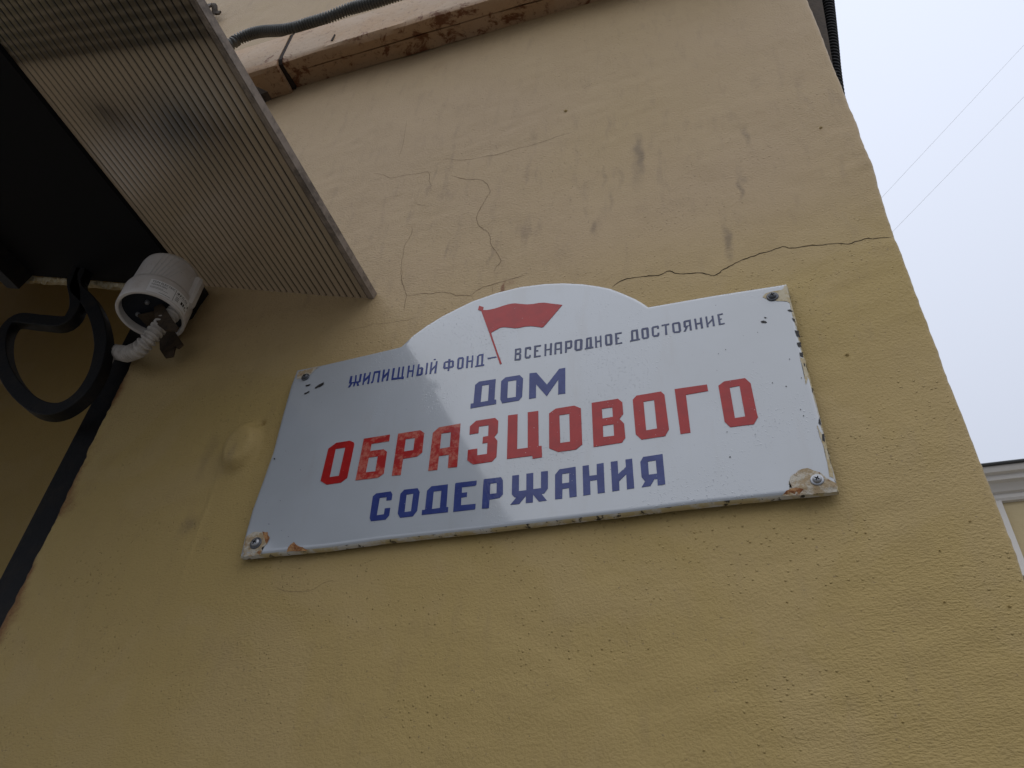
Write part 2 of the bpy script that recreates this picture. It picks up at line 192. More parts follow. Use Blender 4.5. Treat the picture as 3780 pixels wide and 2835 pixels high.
def mesh_obj(name, verts, faces, m, parent=None, smooth=True, sharp=35, mats=None, midx=None):
    """verts are world coordinates; the object sits at its parent"""
    org = Vector((0, 0, 0))
    p = parent
    while p is not None:
        org += p.location
        p = p.parent
    me = bpy.data.meshes.new(name)
    v = np.asarray(verts, dtype=float) - np.array(org)
    if isinstance(faces, np.ndarray) and faces.ndim == 2 and faces.shape[1] == 4:
        nf = len(faces)
        me.vertices.add(len(v))
        me.vertices.foreach_set('co', v.astype(np.float32).ravel())
        me.loops.add(nf * 4)
        me.loops.foreach_set('vertex_index', faces.astype(np.int32).ravel())
        me.polygons.add(nf)
        me.polygons.foreach_set('loop_start', np.arange(0, nf * 4, 4, dtype=np.int32))
        me.update(calc_edges=True)
        me.validate()
    else:
        me.from_pydata([tuple(q) for q in v], [], [tuple(f) for f in faces])
    for mm in (mats or [m]):
        me.materials.append(mm)
    if midx is not None:
        me.polygons.foreach_set('material_index', midx)
    if smooth:
        me.polygons.foreach_set('use_smooth', [True] * len(me.polygons))
        if sharp:
            me.set_sharp_from_angle(angle=math.radians(sharp))
    me.update()
    o = bpy.data.objects.new(name, me)
    C.objects.link(o)
    o.parent = parent
    return o


def fix_normals(o):
    bm = bmesh.new()
    bm.from_mesh(o.data)
    bmesh.ops.remove_doubles(bm, verts=bm.verts, dist=1e-7)
    bmesh.ops.recalc_face_normals(bm, faces=bm.faces)
    bm.to_mesh(o.data)
    bm.free()
    return o


def thing(name, loc, label, cat, group=None):
    o = bpy.data.objects.new(name, None)
    o.empty_display_size = 0.05
    C.objects.link(o)
    o.location = loc
    o['label'] = label
    o['category'] = cat
    if group:
        o['group'] = group
    return o


def tag(o, label, cat, group=None):
    o['label'] = label
    o['category'] = cat
    if group:
        o['group'] = group
    return o


def box(x0, x1, y0, y1, z0, z1, bev=0.0, seg=2):
    bm = bmesh.new()
    bmesh.ops.create_cube(bm, size=1.0)
    for v in bm.verts:
        v.co = Vector(((x0 + x1) / 2 + v.co.x * (x1 - x0), (y0 + y1) / 2 + v.co.y * (y1 - y0), (z0 + z1) / 2 + v.co.z * (z1 - z0)))
    if bev:
        bmesh.ops.bevel(bm, geom=bm.edges[:], offset=bev, segments=seg, affect='EDGES', profile=0.5)
    v = [tuple(q.co) for q in bm.verts]
    for i, q in enumerate(bm.verts):
        q.index = i
    f = [[q.index for q in g.verts] for g in bm.faces]
    bm.free()
    return v, f


def join(*parts):
    V, F = [], []
    for v, f in parts:
        n = len(V)
        V += list(v)
        F += [[i + n for i in g] for g in f]
    return V, F


def frames(path):
    """rotation-minimising frames along a polyline"""
    P = [Vector(p) for p in path]
    T = []
    for i in range(len(P)):
        a = P[max(i - 1, 0)]
        b = P[min(i + 1, len(P) - 1)]
        T.append((b - a).normalized())
    n = T[0].orthogonal().normalized()
    out = []
    for i in range(len(P)):
        n = (n - T[i] * n.dot(T[i])).normalized()
        out.append((P[i], n, T[i].cross(n)))
    return out


def spline(pts, step):
    """Catmull-Rom resampled at about `step` metres"""
    P = [np.array(p, float) for p in pts]
    P = [2 * P[0] - P[1]] + P + [2 * P[-1] - P[-2]]
    out = []
    for i in range(1, len(P) - 2):
        a, b, c, d = P[i - 1:i + 3]
        n = max(2, int(np.linalg.norm(c - b) / (step / 4)))
        for k in range(n):
            t = k / n
            out.append(0.5 * (2 * b + (c - a) * t + (2 * a - 5 * b + 4 * c - d) * t * t + (3 * b - a - 3 * c + d) * t ** 3))
    out.append(P[-2])
    out = np.array(out)
    s = np.concatenate([[0], np.cumsum(np.linalg.norm(np.diff(out, axis=0), axis=1))])
    n = max(2, int(s[-1] / step))
    q = np.linspace(0, s[-1], n + 1)
    return [tuple(np.interp(x, s, out[:, k]) for k in range(out.shape[1])) for x in q]


def tube(path, radius, seg=12, cap=True):
    """radius: number or function of the ring index"""
    V, F = [], []
    fr = frames(path)
    for i, (p, n, b) in enumerate(fr):
        r = radius(i) if callable(radius) else radius
        for k in range(seg):
            a = 2 * math.pi * k / seg
            V.append(tuple(p + (n * math.cos(a) + b * math.sin(a)) * r))
    for i in range(len(fr) - 1):
        for k in range(seg):
            k2 = (k + 1) % seg
            F.append([i * seg + k, i * seg + k2, (i + 1) * seg + k2, (i + 1) * seg + k])
    if cap:
        F.append(list(range(seg))[::-1])
        F.append([(len(fr) - 1) * seg + k for k in range(seg)])
    return V, F


def corrugated(pts, r, pitch=0.0045, depth=0.0022, seg=14):
    path = spline(pts, pitch / 4)
    rad = [r, r, r - depth, r - depth]
    return tube(path, lambda i: rad[i % 4], seg)


def bar(path, wx, wy, nrm):
    """rectangular bar along a path; wy is measured along nrm"""
    P = [Vector(p) for p in path]
    N = Vector(nrm)
    V, F = [], []
    for i in range(len(P)):
        t = (P[min(i + 1, len(P) - 1)] - P[max(i - 1, 0)]).normalized()
        s = t.cross(N).normalized()
        c = 0.10
        prof = [(-1, -1 + c), (-1, 1 - c), (-1 + c, 1), (1 - c, 1), (1, 1 - c), (1, -1 + c), (1 - c, -1), (-1 + c, -1)]
        for a, b in prof:
            V.append(tuple(P[i] + s * (a * wx / 2) + N * (b * wy / 2)))
    m = 8
    for i in range(len(P) - 1):
        for k in range(m):
            k2 = (k + 1) % m
            F.append([i * m + k, i * m + k2, (i + 1) * m + k2, (i + 1) * m + k])
    F.append(list(range(m))[::-1])
    F.append([(len(P) - 1) * m + k for k in range(m)])
    return V, F


def lathe(prof, c, seg=40, axis='z'):
    V, F = [], []
    for r, h in prof:
        for k in range(seg):
            a = 2 * math.pi * k / seg
            if axis == 'z':
                V.append((c[0] + r * math.cos(a), c[1] + r * math.sin(a), c[2] + h))
            else:
                V.append((c[0] + r * math.cos(a), c[1] - h, c[2] + r * math.sin(a)))
    for i in range(len(prof) - 1):
        for k in range(seg):
            k2 = (k + 1) % seg
            F.append([i * seg + k, i * seg + k2, (i + 1) * seg + k2, (i + 1) * seg + k])
    return V, F


def extrude_x(prof, xs, jit=None):
    """profile in (y, z) swept along x, closed loop; jit(i, j) -> (dy, dz)"""
    V, F = [], []
    n = len(prof)
    for i, x in enumerate(xs):
        for j, (y, z) in enumerate(prof):
            dy, dz = jit(x, j) if jit else (0, 0)
            V.append((x, y + dy, z + dz))
    for i in range(len(xs) - 1):
        for j in range(n):
            j2 = (j + 1) % n
            F.append([i * n + j, i * n + j2, (i + 1) * n + j2, (i + 1) * n + j])
    F.append(list(range(n))[::-1])
    F.append([(len(xs) - 1) * n + j for j in range(n)])
    return V, F


def slab(loops, y0, y1):
    """flat piece in the xz plane from one or more outlines (metres), front at y1, back at y0 (y1 < y0)"""
    polys = [[Vector((p[0], p[1], 0)) for p in lp] for lp in loops]
    tris = tessellate_polygon(polys)
    flat = [p for lp in polys for p in lp]
    n = len(flat)
    V = [(p.x, y1, p.y) for p in flat] + [(p.x, y0, p.y) for p in flat]
    F = []
    for t in tris:
        a, b, c = (flat[i] for i in t)
        s = (b.x - a.x) * (c.y - a.y) - (b.y - a.y) * (c.x - a.x)
        t = list(t) if s > 0 else list(t)[::-1]      # counter-clockwise in xz looks towards -y
        F.append(t)
    k = 0
    for lp in polys:
        m = len(lp)
        for i in range(m):
            j = (i + 1) % m
            F.append([k + i, k + j, n + k + j, n + k + i])
        k += m
    return V, F


_rng = np.random.RandomState(11)
_grids = {}


def vnoise(x, z, size, seed=0):
    """smooth value noise in -1..1 with cells of `size` metres"""
    if seed not in _grids:
        _grids[seed] = np.random.RandomState(100 + seed).uniform(-1, 1, (257, 257))
    g = _grids[seed]
    u = np.asarray(x) / size + 57.3
    v = np.asarray(z) / size + 31.7
    i = np.floor(u).astype(int)
    j = np.floor(v).astype(int)
    a = u - i
    b = v - j
    a = a * a * (3 - 2 * a)
    b = b * b * (3 - 2 * b)
    i0, i1, j0, j1 = i % 257, (i + 1) % 257, j % 257, (j + 1) % 257
    return (g[i0, j0] * (1 - a) + g[i1, j0] * a) * (1 - b) + (g[i0, j1] * (1 - a) + g[i1, j1] * a) * b


def gauss(x, z, cx, cz, sx, sz):
    return np.exp(-0.5 * (((x - cx) / sx) ** 2 + ((z - cz) / sz) ** 2))


def relief(x, z):
    """height of the plaster above the wall plane, metres"""
    x = np.asarray(x, float)
    z = np.asarray(z, float)
    h = 0.0012 * vnoise(x, z, 0.21, 1) + 0.0008 * vnoise(x, z, 0.07, 2)
    h = h + 0.00028 * vnoise(x, z, 0.022, 3) + 0.00012 * vnoise(x, z, 0.009, 4)
    # trowel sweeps and the raised edges of old repairs
    h = h + 0.00045 * vnoise(0.35 * x + 0.2 * z, z - 0.25 * x, 0.016, 13) * np.clip(0.5 + vnoise(x, z, 0.18, 14), 0, 1)
    h = h + 0.0007 / (1 + np.exp(np.clip(-60 * (vnoise(x, z, 0.28, 15) - 0.15), -50, 50)))
    # a lump of filler beside the sign, and the hole above it
    d = np.sqrt(((x + 0.381) / 0.023) ** 2 + ((z - 2.468) / 0.034) ** 2) + 0.10 * vnoise(x, z, 0.02, 5)
    h = h + 0.0160 / (1 + np.exp(np.minimum((d - 1.0) * 9, 60)))
    h = h - 0.008 * gauss(x, z, -0.3629, 2.5072, 0.0026, 0.0026)
    # old trowel ridges and a dent
    h = h + 0.0012 * gauss(x, z, -0.405, 2.40, 0.0022, 0.09)
    h = h - 0.0022 * gauss(x, z, -0.435, 2.385, 0.026, 0.010)
    h = h - 0.0016 * gauss(x, z, -0.425, 2.478, 0.016, 0.012)
    return h


# ------------------------------------------------------------------ materials
# painted plaster
plaster = mat('painted_plaster', (0.4, 0.3, 0.14), 0.62, 0.32)
N = NT(plaster)
hue = N.attr('hue')
dirt = N.attr('dirt')
rustm = N.attr('rust')
brushy = N.attr('brushy')
big = N.noise(2.2, 2, 0.5)
col = N.mix(N.ramp(N.math('ADD', hue, N.math('MULTIPLY', N.math('SUBTRACT', big, 0.5), 0.9)), 0.0, 1.0, False), (0.398, 0.288, 0.106), (0.428, 0.312, 0.182))
mid = N.noise(14, 4, 0.6)
col = N.mix(N.math('MULTIPLY', N.ramp(mid, 0.52, 0.78), 0.22), col, (0.30, 0.205, 0.10))
speck = N.noise(260, 1, 0.5)
col = N.mix(N.math('MULTIPLY', N.ramp(speck, 0.30, 0.20), 0.55), col, (0.17, 0.12, 0.07))
streak = N.noise(1.0, 3, 0.6, N.mapping((55, 55, 13)))
col = N.mix(N.math('MULTIPLY', N.ramp(streak, 0.50, 0.78), N.math('ADD', 0.10, N.math('MULTIPLY', N.attr('grime'), 0.26))), col, (0.19, 0.135, 0.09))
repair = N.noise(5.5, 3, 0.55, None, 0.8)
col = N.mix(N.math('MULTIPLY', N.ramp(repair, 0.50, 0.60), 0.16), col, (0.46, 0.345, 0.19))
stn = N.noise(90, 3, 0.65)
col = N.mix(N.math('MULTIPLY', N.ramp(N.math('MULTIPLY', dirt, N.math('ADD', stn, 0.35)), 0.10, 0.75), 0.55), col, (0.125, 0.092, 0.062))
col = N.mix(N.math('MULTIPLY', N.ramp(N.math('MULTIPLY', rustm, N.math('ADD', stn, 0.4)), 0.25, 0.8), 0.8), col, (0.17, 0.062, 0.022))
b1 = N.noise(330, 3, 0.68)
brush = N.noise(1.0, 2, 0.6, N.mapping((210, 210, 560), (0, 0.25, 0)))
grain = N.math('ADD', N.math('MULTIPLY', b1, 0.62), N.math('MULTIPLY', N.math('MULTIPLY', brush, brushy), 0.55))
pim = N.math('MULTIPLY', N.ramp(N.voro(150), 0.22, 0.04), N.attr('pimples'))
grain = N.math('ADD', grain, N.math('MULTIPLY', pim, 0.62))
N.out(Base_Color=col, Normal=N.bump(grain, 0.0019, 1.0))

fine_crack_mat = mat('fine_crack_dust', (0.19, 0.135, 0.082), 0.9, 0.1)
crack_mat = mat('crack_shadow_soil', (0.035, 0.027, 0.018), 0.9, 0.1)

# white vitreous enamel with bumps and small pits
enamel = mat('white_enamel', (0.66, 0.68, 0.70), 0.30, 0.3, coat=1.0, coat_rough=0.075)
enamel.node_tree.nodes['Principled BSDF'].inputs['Coat IOR'].default_value = 1.72
N = NT(enamel)
col = N.mix(N.ramp(N.noise(5, 4, 0.6), 0.35, 0.75), (0.395, 0.425, 0.462), (0.358, 0.383, 0.410))
col = N.mix(N.math('MULTIPLY', N.ramp(N.noise(330, 2), 0.26, 0.20), 0.7), col, (0.10, 0.10, 0.11))
col = N.mix(N.math('MULTIPLY', N.ramp(N.noise(36, 5, 0.7), 0.62, 0.80), 0.25), col, (0.36, 0.36, 0.37))
wav = N.bump(N.noise(11, 2, 0.4), 0.006, 0.045)
smear = N.noise(1.0, 4, 0.6, N.mapping((38, 38, 7), (0, 0.12, 0)))
col = N.mix(N.math('MULTIPLY', N.ramp(smear, 0.52, 0.80), 0.35), col, (0.33, 0.325, 0.315))
rgh = N.math('MULTIPLY', N.ramp(N.noise(380, 2, 0.6), 0.58, 0.72), N.ramp(N.noise(7, 2), 0.46, 0.66))
wav = N.bump(rgh, 0.0006, 0.6, wav)
N.out(Base_Color=col, Coat_Normal=wav, Normal=wav)

rim_mat = mat('chipped_rim', (0.6, 0.58, 0.5), 0.55, 0.4)
N = NT(rim_mat)
col = N.mix(N.ramp(N.noise(30, 4, 0.65), 0.42, 0.56), (0.55, 0.55, 0.53), (0.46, 0.385, 0.22))
col = N.mix(N.ramp(N.noise(95, 5, 0.7), 0.55, 0.62), col, (0.035, 0.03, 0.025))
N.out(Base_Color=col)


def letter_mat(name, a, b, worn=None):
    m = mat(name, a, 0.4, 0.12, coat=0.4, coat_rough=0.07)
    m.node_tree.nodes['Principled BSDF'].inputs['Coat IOR'].default_value = 1.55
    N = NT(m)
    col = N.mix(N.ramp(N.noise(60, 4, 0.6), 0.35, 0.7), a, b)
    col = N.mix(N.math('MULTIPLY', N.ramp(N.noise(420, 2), 0.27, 0.21), 0.8), col, (0.5, 0.5, 0.5))
    if worn:
        k = N.ramp(N.noise(42, 5, 0.7), 0.44, 0.54)
        k = N.math('MULTIPLY', k, N.ramp(N.noise(230, 4, 0.7), 0.30, 0.62))
        col = N.mix(N.math('MULTIPLY', k, 0.85), col, worn)
    wv = N.bump(N.noise(160, 3, 0.6), 0.0008, 0.4)
    N.out(Base_Color=col, Coat_Normal=wv)
    return m


red = letter_mat('red_enamel', (0.36, 0.014, 0.013), (0.30, 0.012, 0.013))
red_worn = letter_mat('red_enamel_worn', (0.35, 0.018, 0.016), (0.31, 0.02, 0.02), (0.46, 0.15, 0.11))
blue = letter_mat('blue_enamel', (0.024, 0.038, 0.165), (0.036, 0.055, 0.20))
blue_pale = letter_mat('thin_blue_enamel', (0.040, 0.050, 0.115), (0.065, 0.078, 0.15))
edge_white = mat('letter_border_enamel', (0.74, 0.74, 0.75), 0.3, 0.3, coat=0.6)

old_paint = mat('wall_paint_smear', (0.45, 0.37, 0.22), 0.6, 0.3)
N = NT(old_paint)
N.out(Base_Color=N.mix(N.ramp(N.noise(130, 4, 0.6), 0.4, 0.65), (0.50, 0.44, 0.31), (0.40, 0.31, 0.16)), Normal=N.bump(N.noise(300, 4), 0.001, 0.6))
scab_mat = mat('flaked_enamel', (0.5, 0.45, 0.38), 0.7, 0.25)
N = NT(scab_mat)
col = N.mix(N.ramp(N.noise(95, 5, 0.7), 0.42, 0.60), (0.50, 0.46, 0.38), (0.36, 0.27, 0.16))
col = N.mix(N.ramp(N.noise(140, 5, 0.75), 0.58, 0.66), col, (0.21, 0.09, 0.04))
N.out(Base_Color=col, Normal=N.bump(N.noise(170, 5, 0.7), 0.0022, 0.8))
rust_mat = mat('orange_rust', (0.3, 0.12, 0.04), 0.85, 0.15)
N = NT(rust_mat)
N.out(Base_Color=N.mix(N.ramp(N.noise(150, 5, 0.7), 0.4, 0.62), (0.42, 0.24, 0.11), (0.20, 0.075, 0.03)), Normal=N.bump(N.noise(260, 4), 0.001, 0.8))
chip_mat = mat('bare_black_iron', (0.022, 0.02, 0.02), 0.6, 0.3)
steel = mat('zinc_plated_steel', (0.34, 0.35, 0.37), 0.42, 0.5, 0.75)
steel_dark = mat('blackened_screw', (0.10, 0.105, 0.115), 0.45, 0.5, 0.6)
slot_mat = mat('screw_recess', (0.012, 0.012, 0.012), 0.8, 0.2)

# canopy
poly_mat = mat('bronze_polycarbonate', (0.25, 0.21, 0.175), 0.35, 0.5, coat=1.0, coat_rough=0.16)
poly_mat.node_tree.nodes['Principled BSDF'].inputs['Coat IOR'].default_value = 1.8
N = NT(poly_mat)
col = N.mix(N.ramp(N.noise(7, 3, 0.5), 0.40, 0.66), (0.120, 0.092, 0.068), (0.072, 0.064, 0.050))
col = N.mix(N.math('MULTIPLY', N.ramp(N.noise(45, 4, 0.7), 0.58, 0.76), 0.4), col, (0.12, 0.10, 0.08))
N.out(Base_Color=col)
tl = N.t.nodes.new('ShaderNodeBsdfTranslucent')       # daylight seeps through the tinted sheet
tl.inputs[0].default_value = (0.205, 0.152, 0.095, 1)
mx = N.t.nodes.new('ShaderNodeMixShader')
mx.inputs[0].default_value = 0.34
N.t.links.new(N.b.outputs[0], mx.inputs[1])
N.t.links.new(tl.outputs[0], mx.inputs[2])
N.t.links.new(mx.outputs[0], N.t.nodes['Material Output'].inputs['Surface'])
groove_mat = mat('dirt_in_sheet_ribs', (0.045, 0.038, 0.030), 0.7, 0.3)
trim_mat = mat('weathered_grey_trim', (0.30, 0.26, 0.22), 0.55, 0.35)
N = NT(trim_mat)
col = N.mix(N.ramp(N.noise(45, 5, 0.7), 0.40, 0.66), (0.29, 0.24, 0.20), (0.14, 0.115, 0.095))
N.out(Base_Color=col, Normal=N.bump(N.noise(140, 4), 0.0012, 0.5))
black_panel = mat('black_roof_sheet', (0.008, 0.008, 0.009), 0.8, 0.12)
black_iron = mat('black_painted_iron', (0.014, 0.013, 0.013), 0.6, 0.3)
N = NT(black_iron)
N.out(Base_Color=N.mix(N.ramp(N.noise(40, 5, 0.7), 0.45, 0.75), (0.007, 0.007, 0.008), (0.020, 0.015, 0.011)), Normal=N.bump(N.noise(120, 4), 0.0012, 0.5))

# duct
duct_mat = mat('rusty_painted_sheet', (0.4, 0.3, 0.2), 0.6, 0.35)
N = NT(duct_mat)
g = N.t.nodes.new('ShaderNodeSeparateXYZ')
N.t.links.new(N.pos, g.inputs[0])
col = N.mix(N.ramp(N.noise(8, 4, 0.6), 0.35, 0.7), (0.46, 0.335, 0.225), (0.44, 0.28, 0.15))
k = N.noise(26, 6, 0.72, None, 0.6)
col = N.mix(N.math('MULTIPLY', N.ramp(g.outputs[2], 3.489, 3.480), 0.75), col, (0.43, 0.265, 0.145))   # primer shows on the underside
low = N.ramp(g.outputs[2], 3.53, 3.47)            # water gathers along the lower edge: more rust there
col = N.mix(N.ramp(N.math('ADD', k, N.math('MULTIPLY', low, 0.09)), 0.60, 0.71), col, (0.17, 0.065, 0.026))
col = N.mix(N.math('MULTIPLY', N.ramp(N.noise(120, 4, 0.7), 0.56, 0.68), 0.45), col, (0.10, 0.05, 0.028))
N.out(Base_Color=col, Normal=N.bump(N.noise(70, 5, 0.65), 0.0025, 0.55))
seam_mat = mat('dark_joint', (0.03, 0.022, 0.018), 0.8, 0.2)
grey_pvc = mat('grey_pvc_conduit', (0.085, 0.088, 0.082), 0.42, 0.45)
black_pvc = mat('black_pvc_hose', (0.012, 0.012, 0.013), 0.7, 0.2)
white_pvc = mat('dusty_white_pvc', (0.36, 0.33, 0.30), 0.55, 0.4)
N = NT(white_pvc)
N.out(Base_Color=N.mix(N.ramp(N.noise(70, 4, 0.6), 0.4, 0.7), (0.46, 0.43, 0.40), (0.34, 0.31, 0.28)))
sensor_mat = mat('pale_sensor_plastic', (0.8, 0.78, 0.76), 0.38, 0.5)
N = NT(sensor_mat)
col = N.mix(N.ramp(N.noise(38, 4, 0.6), 0.45, 0.8), (0.66, 0.63, 0.61), (0.55, 0.50, 0.46))
col = N.mix(N.math('MULTIPLY', N.ramp(N.noise(240, 3), 0.68, 0.74), 0.7), col, (0.12, 0.08, 0.05))
N.out(Base_Color=col)
lens_mat = mat('ribbed_lens_plastic', (0.66, 0.665, 0.67), 0.16, 0.6)
cavity_mat = mat('dark_blue_potting', (0.008, 0.011, 0.020), 0.5, 0.4)
label_mat = mat('label_paper', (0.85, 0.85, 0.86), 0.4, 0.4)
ink_mat = mat('label_ink', (0.02, 0.02, 0.02), 0.6, 0.2)
bracket_mat = mat('rusted_bracket', (0.09, 0.06, 0.035), 0.7, 0.3)
N = NT(bracket_mat)
N.out(Base_Color=N.mix(N.ramp(N.noise(90, 5, 0.7), 0.4, 0.7), (0.055, 0.036, 0.02), (0.025, 0.017, 0.011)), Normal=N.bump(N.noise(200, 4), 0.001, 0.7))

# far things
far_plaster = mat('far_yellow_plaster', (0.52, 0.42, 0.24), 0.8, 0.2)
N = NT(far_plaster)
N.out(Base_Color=N.mix(N.ramp(N.noise(0.9, 5, 0.6), 0.35, 0.7), (0.54, 0.44, 0.26), (0.47, 0.375, 0.21)), Normal=N.bump(N.noise(14, 4), 0.02, 0.3))
far_white = mat('far_grey_moulding', (0.64, 0.61, 0.565), 0.75, 0.25)
far_roof = mat('far_dark_roof_metal', (0.06, 0.064, 0.068), 0.5, 0.4)
far_glass = mat('far_window_glass', (0.03, 0.035, 0.04), 0.06, 0.6)
asphalt = mat('worn_grey_paving', (0.16, 0.155, 0.145), 0.9, 0.25)
N = NT(asphalt)
N.out(Base_Color=N.mix(N.ramp(N.noise(1.5, 6, 0.65), 0.35, 0.7), (0.19, 0.183, 0.172), (0.14, 0.136, 0.128)), Normal=N.bump(N.noise(90, 4), 0.004, 0.7))
cable_mat = mat('weathered_cable_sheath', (0.62, 0.63, 0.66), 0.6, 0.3)

# ------------------------------------------------------------------ ground
S = 400
o = mesh_obj('ground', [(-S, -S, 0), (S, -S, 0), (S, S, 0), (-S, S, 0)], [(0, 1, 2, 3)], asphalt, None, False)
o['kind'] = 'structure'

# ------------------------------------------------------------------ the building with the sign
house = thing('plastered_building', (0, 0, 0), 'yellow plastered house wall that carries the enamel sign', 'building')
XL, XR = -0.656, 0.457
ez = [0, 2.2, 2.65, 2.713, 2.76, 2.812, 3.265, 7]
ex = [0.457, 0.457, 0.458, 0.4595, 0.4625, 0.4643, 0.465, 0.465]


def wall_patch(name, x_left, x_right, zs, nx, ret_left, ret_right, ragged):
    zs = np.asarray(zs)
    nz = len(zs)
    lw = np.zeros(nz)
    if ragged:
        lw = 0.0022 * vnoise(zs * 0, zs, 0.045, 6) + 0.0016 * vnoise(zs * 0, zs, 0.014, 7) + 0.0011 * vnoise(zs * 0, zs, 0.006, 8)
    xl = x_left + lw
    if x_right is None:
        xr = np.interp(zs, ez, ex) + 0.0009 * vnoise(zs * 0, zs, 0.06, 9) + 0.0006 * vnoise(zs * 0, zs, 0.017, 10) + 0.0004 * vnoise(zs * 0, zs, 0.007, 12)
    else:
        xr = np.full(nz, x_right)
    t = np.linspace(0, 1, nx)
    X = xl[:, None] + (xr - xl)[:, None] * t[None, :]
    Z = np.repeat(zs[:, None], nx, axis=1)
    H = relief(X, Z)
    # rounded arrises
    def arris(d, r):
        q = np.clip(1 - d / r, 0, 1)
        return r * (1 - np.sqrt(1 - q * q))
    Yf = -H
    if ret_left:
        Yf = Yf + arris(X - xl[:, None], 0.005)
    if ret_right:
        Yf = Yf + arris(xr[:, None] - X, 0.006)
    cols = []
    if ret_left:
        for dy in (ret_left, 0.05, 0.012):
            cols.append((xl, np.full(nz, dy)))
    cx = [c[0] for c in cols] + [X[:, i] for i in range(nx)]
    cy = [c[1] for c in cols] + [Yf[:, i] for i in range(nx)]
    if ret_right:
        for dy in (0.012, 0.05, 0.4, ret_right):
            cx.append(xr)
            cy.append(np.full(nz, dy))
    CX = np.stack(cx, 1)
    CY = np.stack(cy, 1)
    nc = CX.shape[1]
    CZ = np.repeat(zs[:, None], nc, axis=1)
    V = np.stack([CX, CY, CZ], -1).reshape(-1, 3)
    r = np.arange(nz - 1)[:, None] * nc
    c = np.arange(nc - 1)[None, :]
    F = np.stack([r + c, r + c + 1, r + nc + c + 1, r + nc + c], -1).reshape(-1, 4)
    o = mesh_obj(name, V, F, plaster, house, True, 0)
    x, z = V[:, 0], V[:, 2]
    hue = np.interp(z, [0, 2.15, 2.55, 2.75, 3.1, 4.2, 7], [0.0, 0.05, 0.25, 0.75, 1.0, 1.05, 1.0]) + 0.22 * vnoise(x, z, 0.3, 21)
    hue = hue - 0.55 * gauss(x, z, 0.44, 2.58, 0.13, 0.09)
    dirt = np.zeros(len(x))
    rst = np.zeros(len(x))
    for (sx, sz, wx, wz, s, kk) in STAINS:
        g = s * gauss(x + 0.004 * vnoise(x, z, 0.02, 29), z, sx, sz - 0.5 * wz, wx * 0.72, wz * 1.5)
        if kk:
            rst = np.maximum(rst, g)
        else:
            dirt = np.maximum(dirt, g)
    # grime along the ragged left arris; darker uneven band just under the duct
    if ragged:
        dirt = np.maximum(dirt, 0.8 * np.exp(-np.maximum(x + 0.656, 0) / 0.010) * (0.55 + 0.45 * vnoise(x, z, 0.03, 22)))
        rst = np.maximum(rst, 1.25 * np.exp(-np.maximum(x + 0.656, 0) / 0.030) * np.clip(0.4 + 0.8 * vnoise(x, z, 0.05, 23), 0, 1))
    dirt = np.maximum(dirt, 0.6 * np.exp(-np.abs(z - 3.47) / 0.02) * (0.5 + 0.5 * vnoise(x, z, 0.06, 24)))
    grime = np.clip(gauss(x, z, -0.02, 2.86, 0.26, 0.17) + 0.25 * np.interp(z, [2.7, 3.2], [0, 1]) + 0.35 * vnoise(x, z, 0.12, 28), 0, 1)
    brushy = np.clip(0.5 + 1.1 * vnoise(x, z, 0.24, 25) + 0.5 * vnoise(x, z, 0.08, 26), 0, 1)
    pimples = np.clip(0.3 + 1.2 * vnoise(x, z, 0.05, 27), 0, 1)
    for n, a in (('hue', hue), ('dirt', dirt), ('rust', rst), ('brushy', brushy), ('pimples', pimples), ('grime', grime)):
        at = o.data.attributes.new(n, 'FLOAT', 'POINT')
        at.data.foreach_set('value', a.astype(np.float32))
    return o


zs = np.concatenate([[0, 0.6, 1.2], np.arange(1.6, 2.0, 0.05), np.arange(2.0, 3.2, 0.0026), [3.2]])
front = wall_patch('front_wall', XL, None, zs, 430, 0.62, 4.0, True)
zs2 = np.concatenate([np.arange(3.2, 3.8, 0.004), np.arange(3.8, 4.4, 0.01), [4.6, 5, 6, 7]])
upper = wall_patch('upper_wall', -2.6, None, zs2, 760, None, 4.0, False)
v, f = join(box(-2.6, XL + 0.02, 0.62, 0.8, 0, 4.3), box(-2.6, XL + 0.02, 0.02, 0.82, 4.302, 4.4))
rec = mesh_obj('recess_wall', v, f, plaster, house, False)
for nme, val in (('hue', 0.0), ('dirt', 0.1), ('rust', 0.0)):
    at = rec.data.attributes.new(nme, 'FLOAT', 'POINT')
    at.data.foreach_set('value', [val] * len(rec.data.vertices))
v, f = join(box(-5.5, -2.6, 0.0, 0.4, 0, 7))
lw = mesh_obj('side_wall', v, f, plaster, house, False)

# cracks follow the relief of the plaster
for wd, pts in CRACKS:
    P = [(a * 1e-4, b * 1e-4) for a, b in pts]
    P = spline(P, 0.004)
    P = [(x + random.uniform(-1, 1) * 0.0005, z + random.uniform(-1, 1) * 0.0007) for x, z in P]
    V, F = [], []
    n = len(P)
    for i, (x, z) in enumerate(P):
        a = P[max(i - 1, 0)]
        b = P[min(i + 1, n - 1)]
        tx, tz = b[0] - a[0], b[1] - a[1]
        l = math.hypot(tx, tz) or 1
        nx_, nz_ = -tz / l, tx / l
        e = min(1, (i + 0.5) / 4, (n - i - 0.5) / 4)
        wv = wd * 1e-4 * 0.5 * e * random.uniform(0.55, 1.25)
        for s in (-1, 1):
            X, Z = x + nx_ * s * wv, z + nz_ * s * wv
            X = min(X, 0.4555)
            V.append((X, -float(relief(X, Z)) - 0.00025, Z))
    for i in range(n - 1):
        F.append([2 * i, 2 * i + 1, 2 * i + 3, 2 * i + 2])
    mesh_obj('crack', V, F, crack_mat if wd > 9 else fine_crack_mat, front, False)

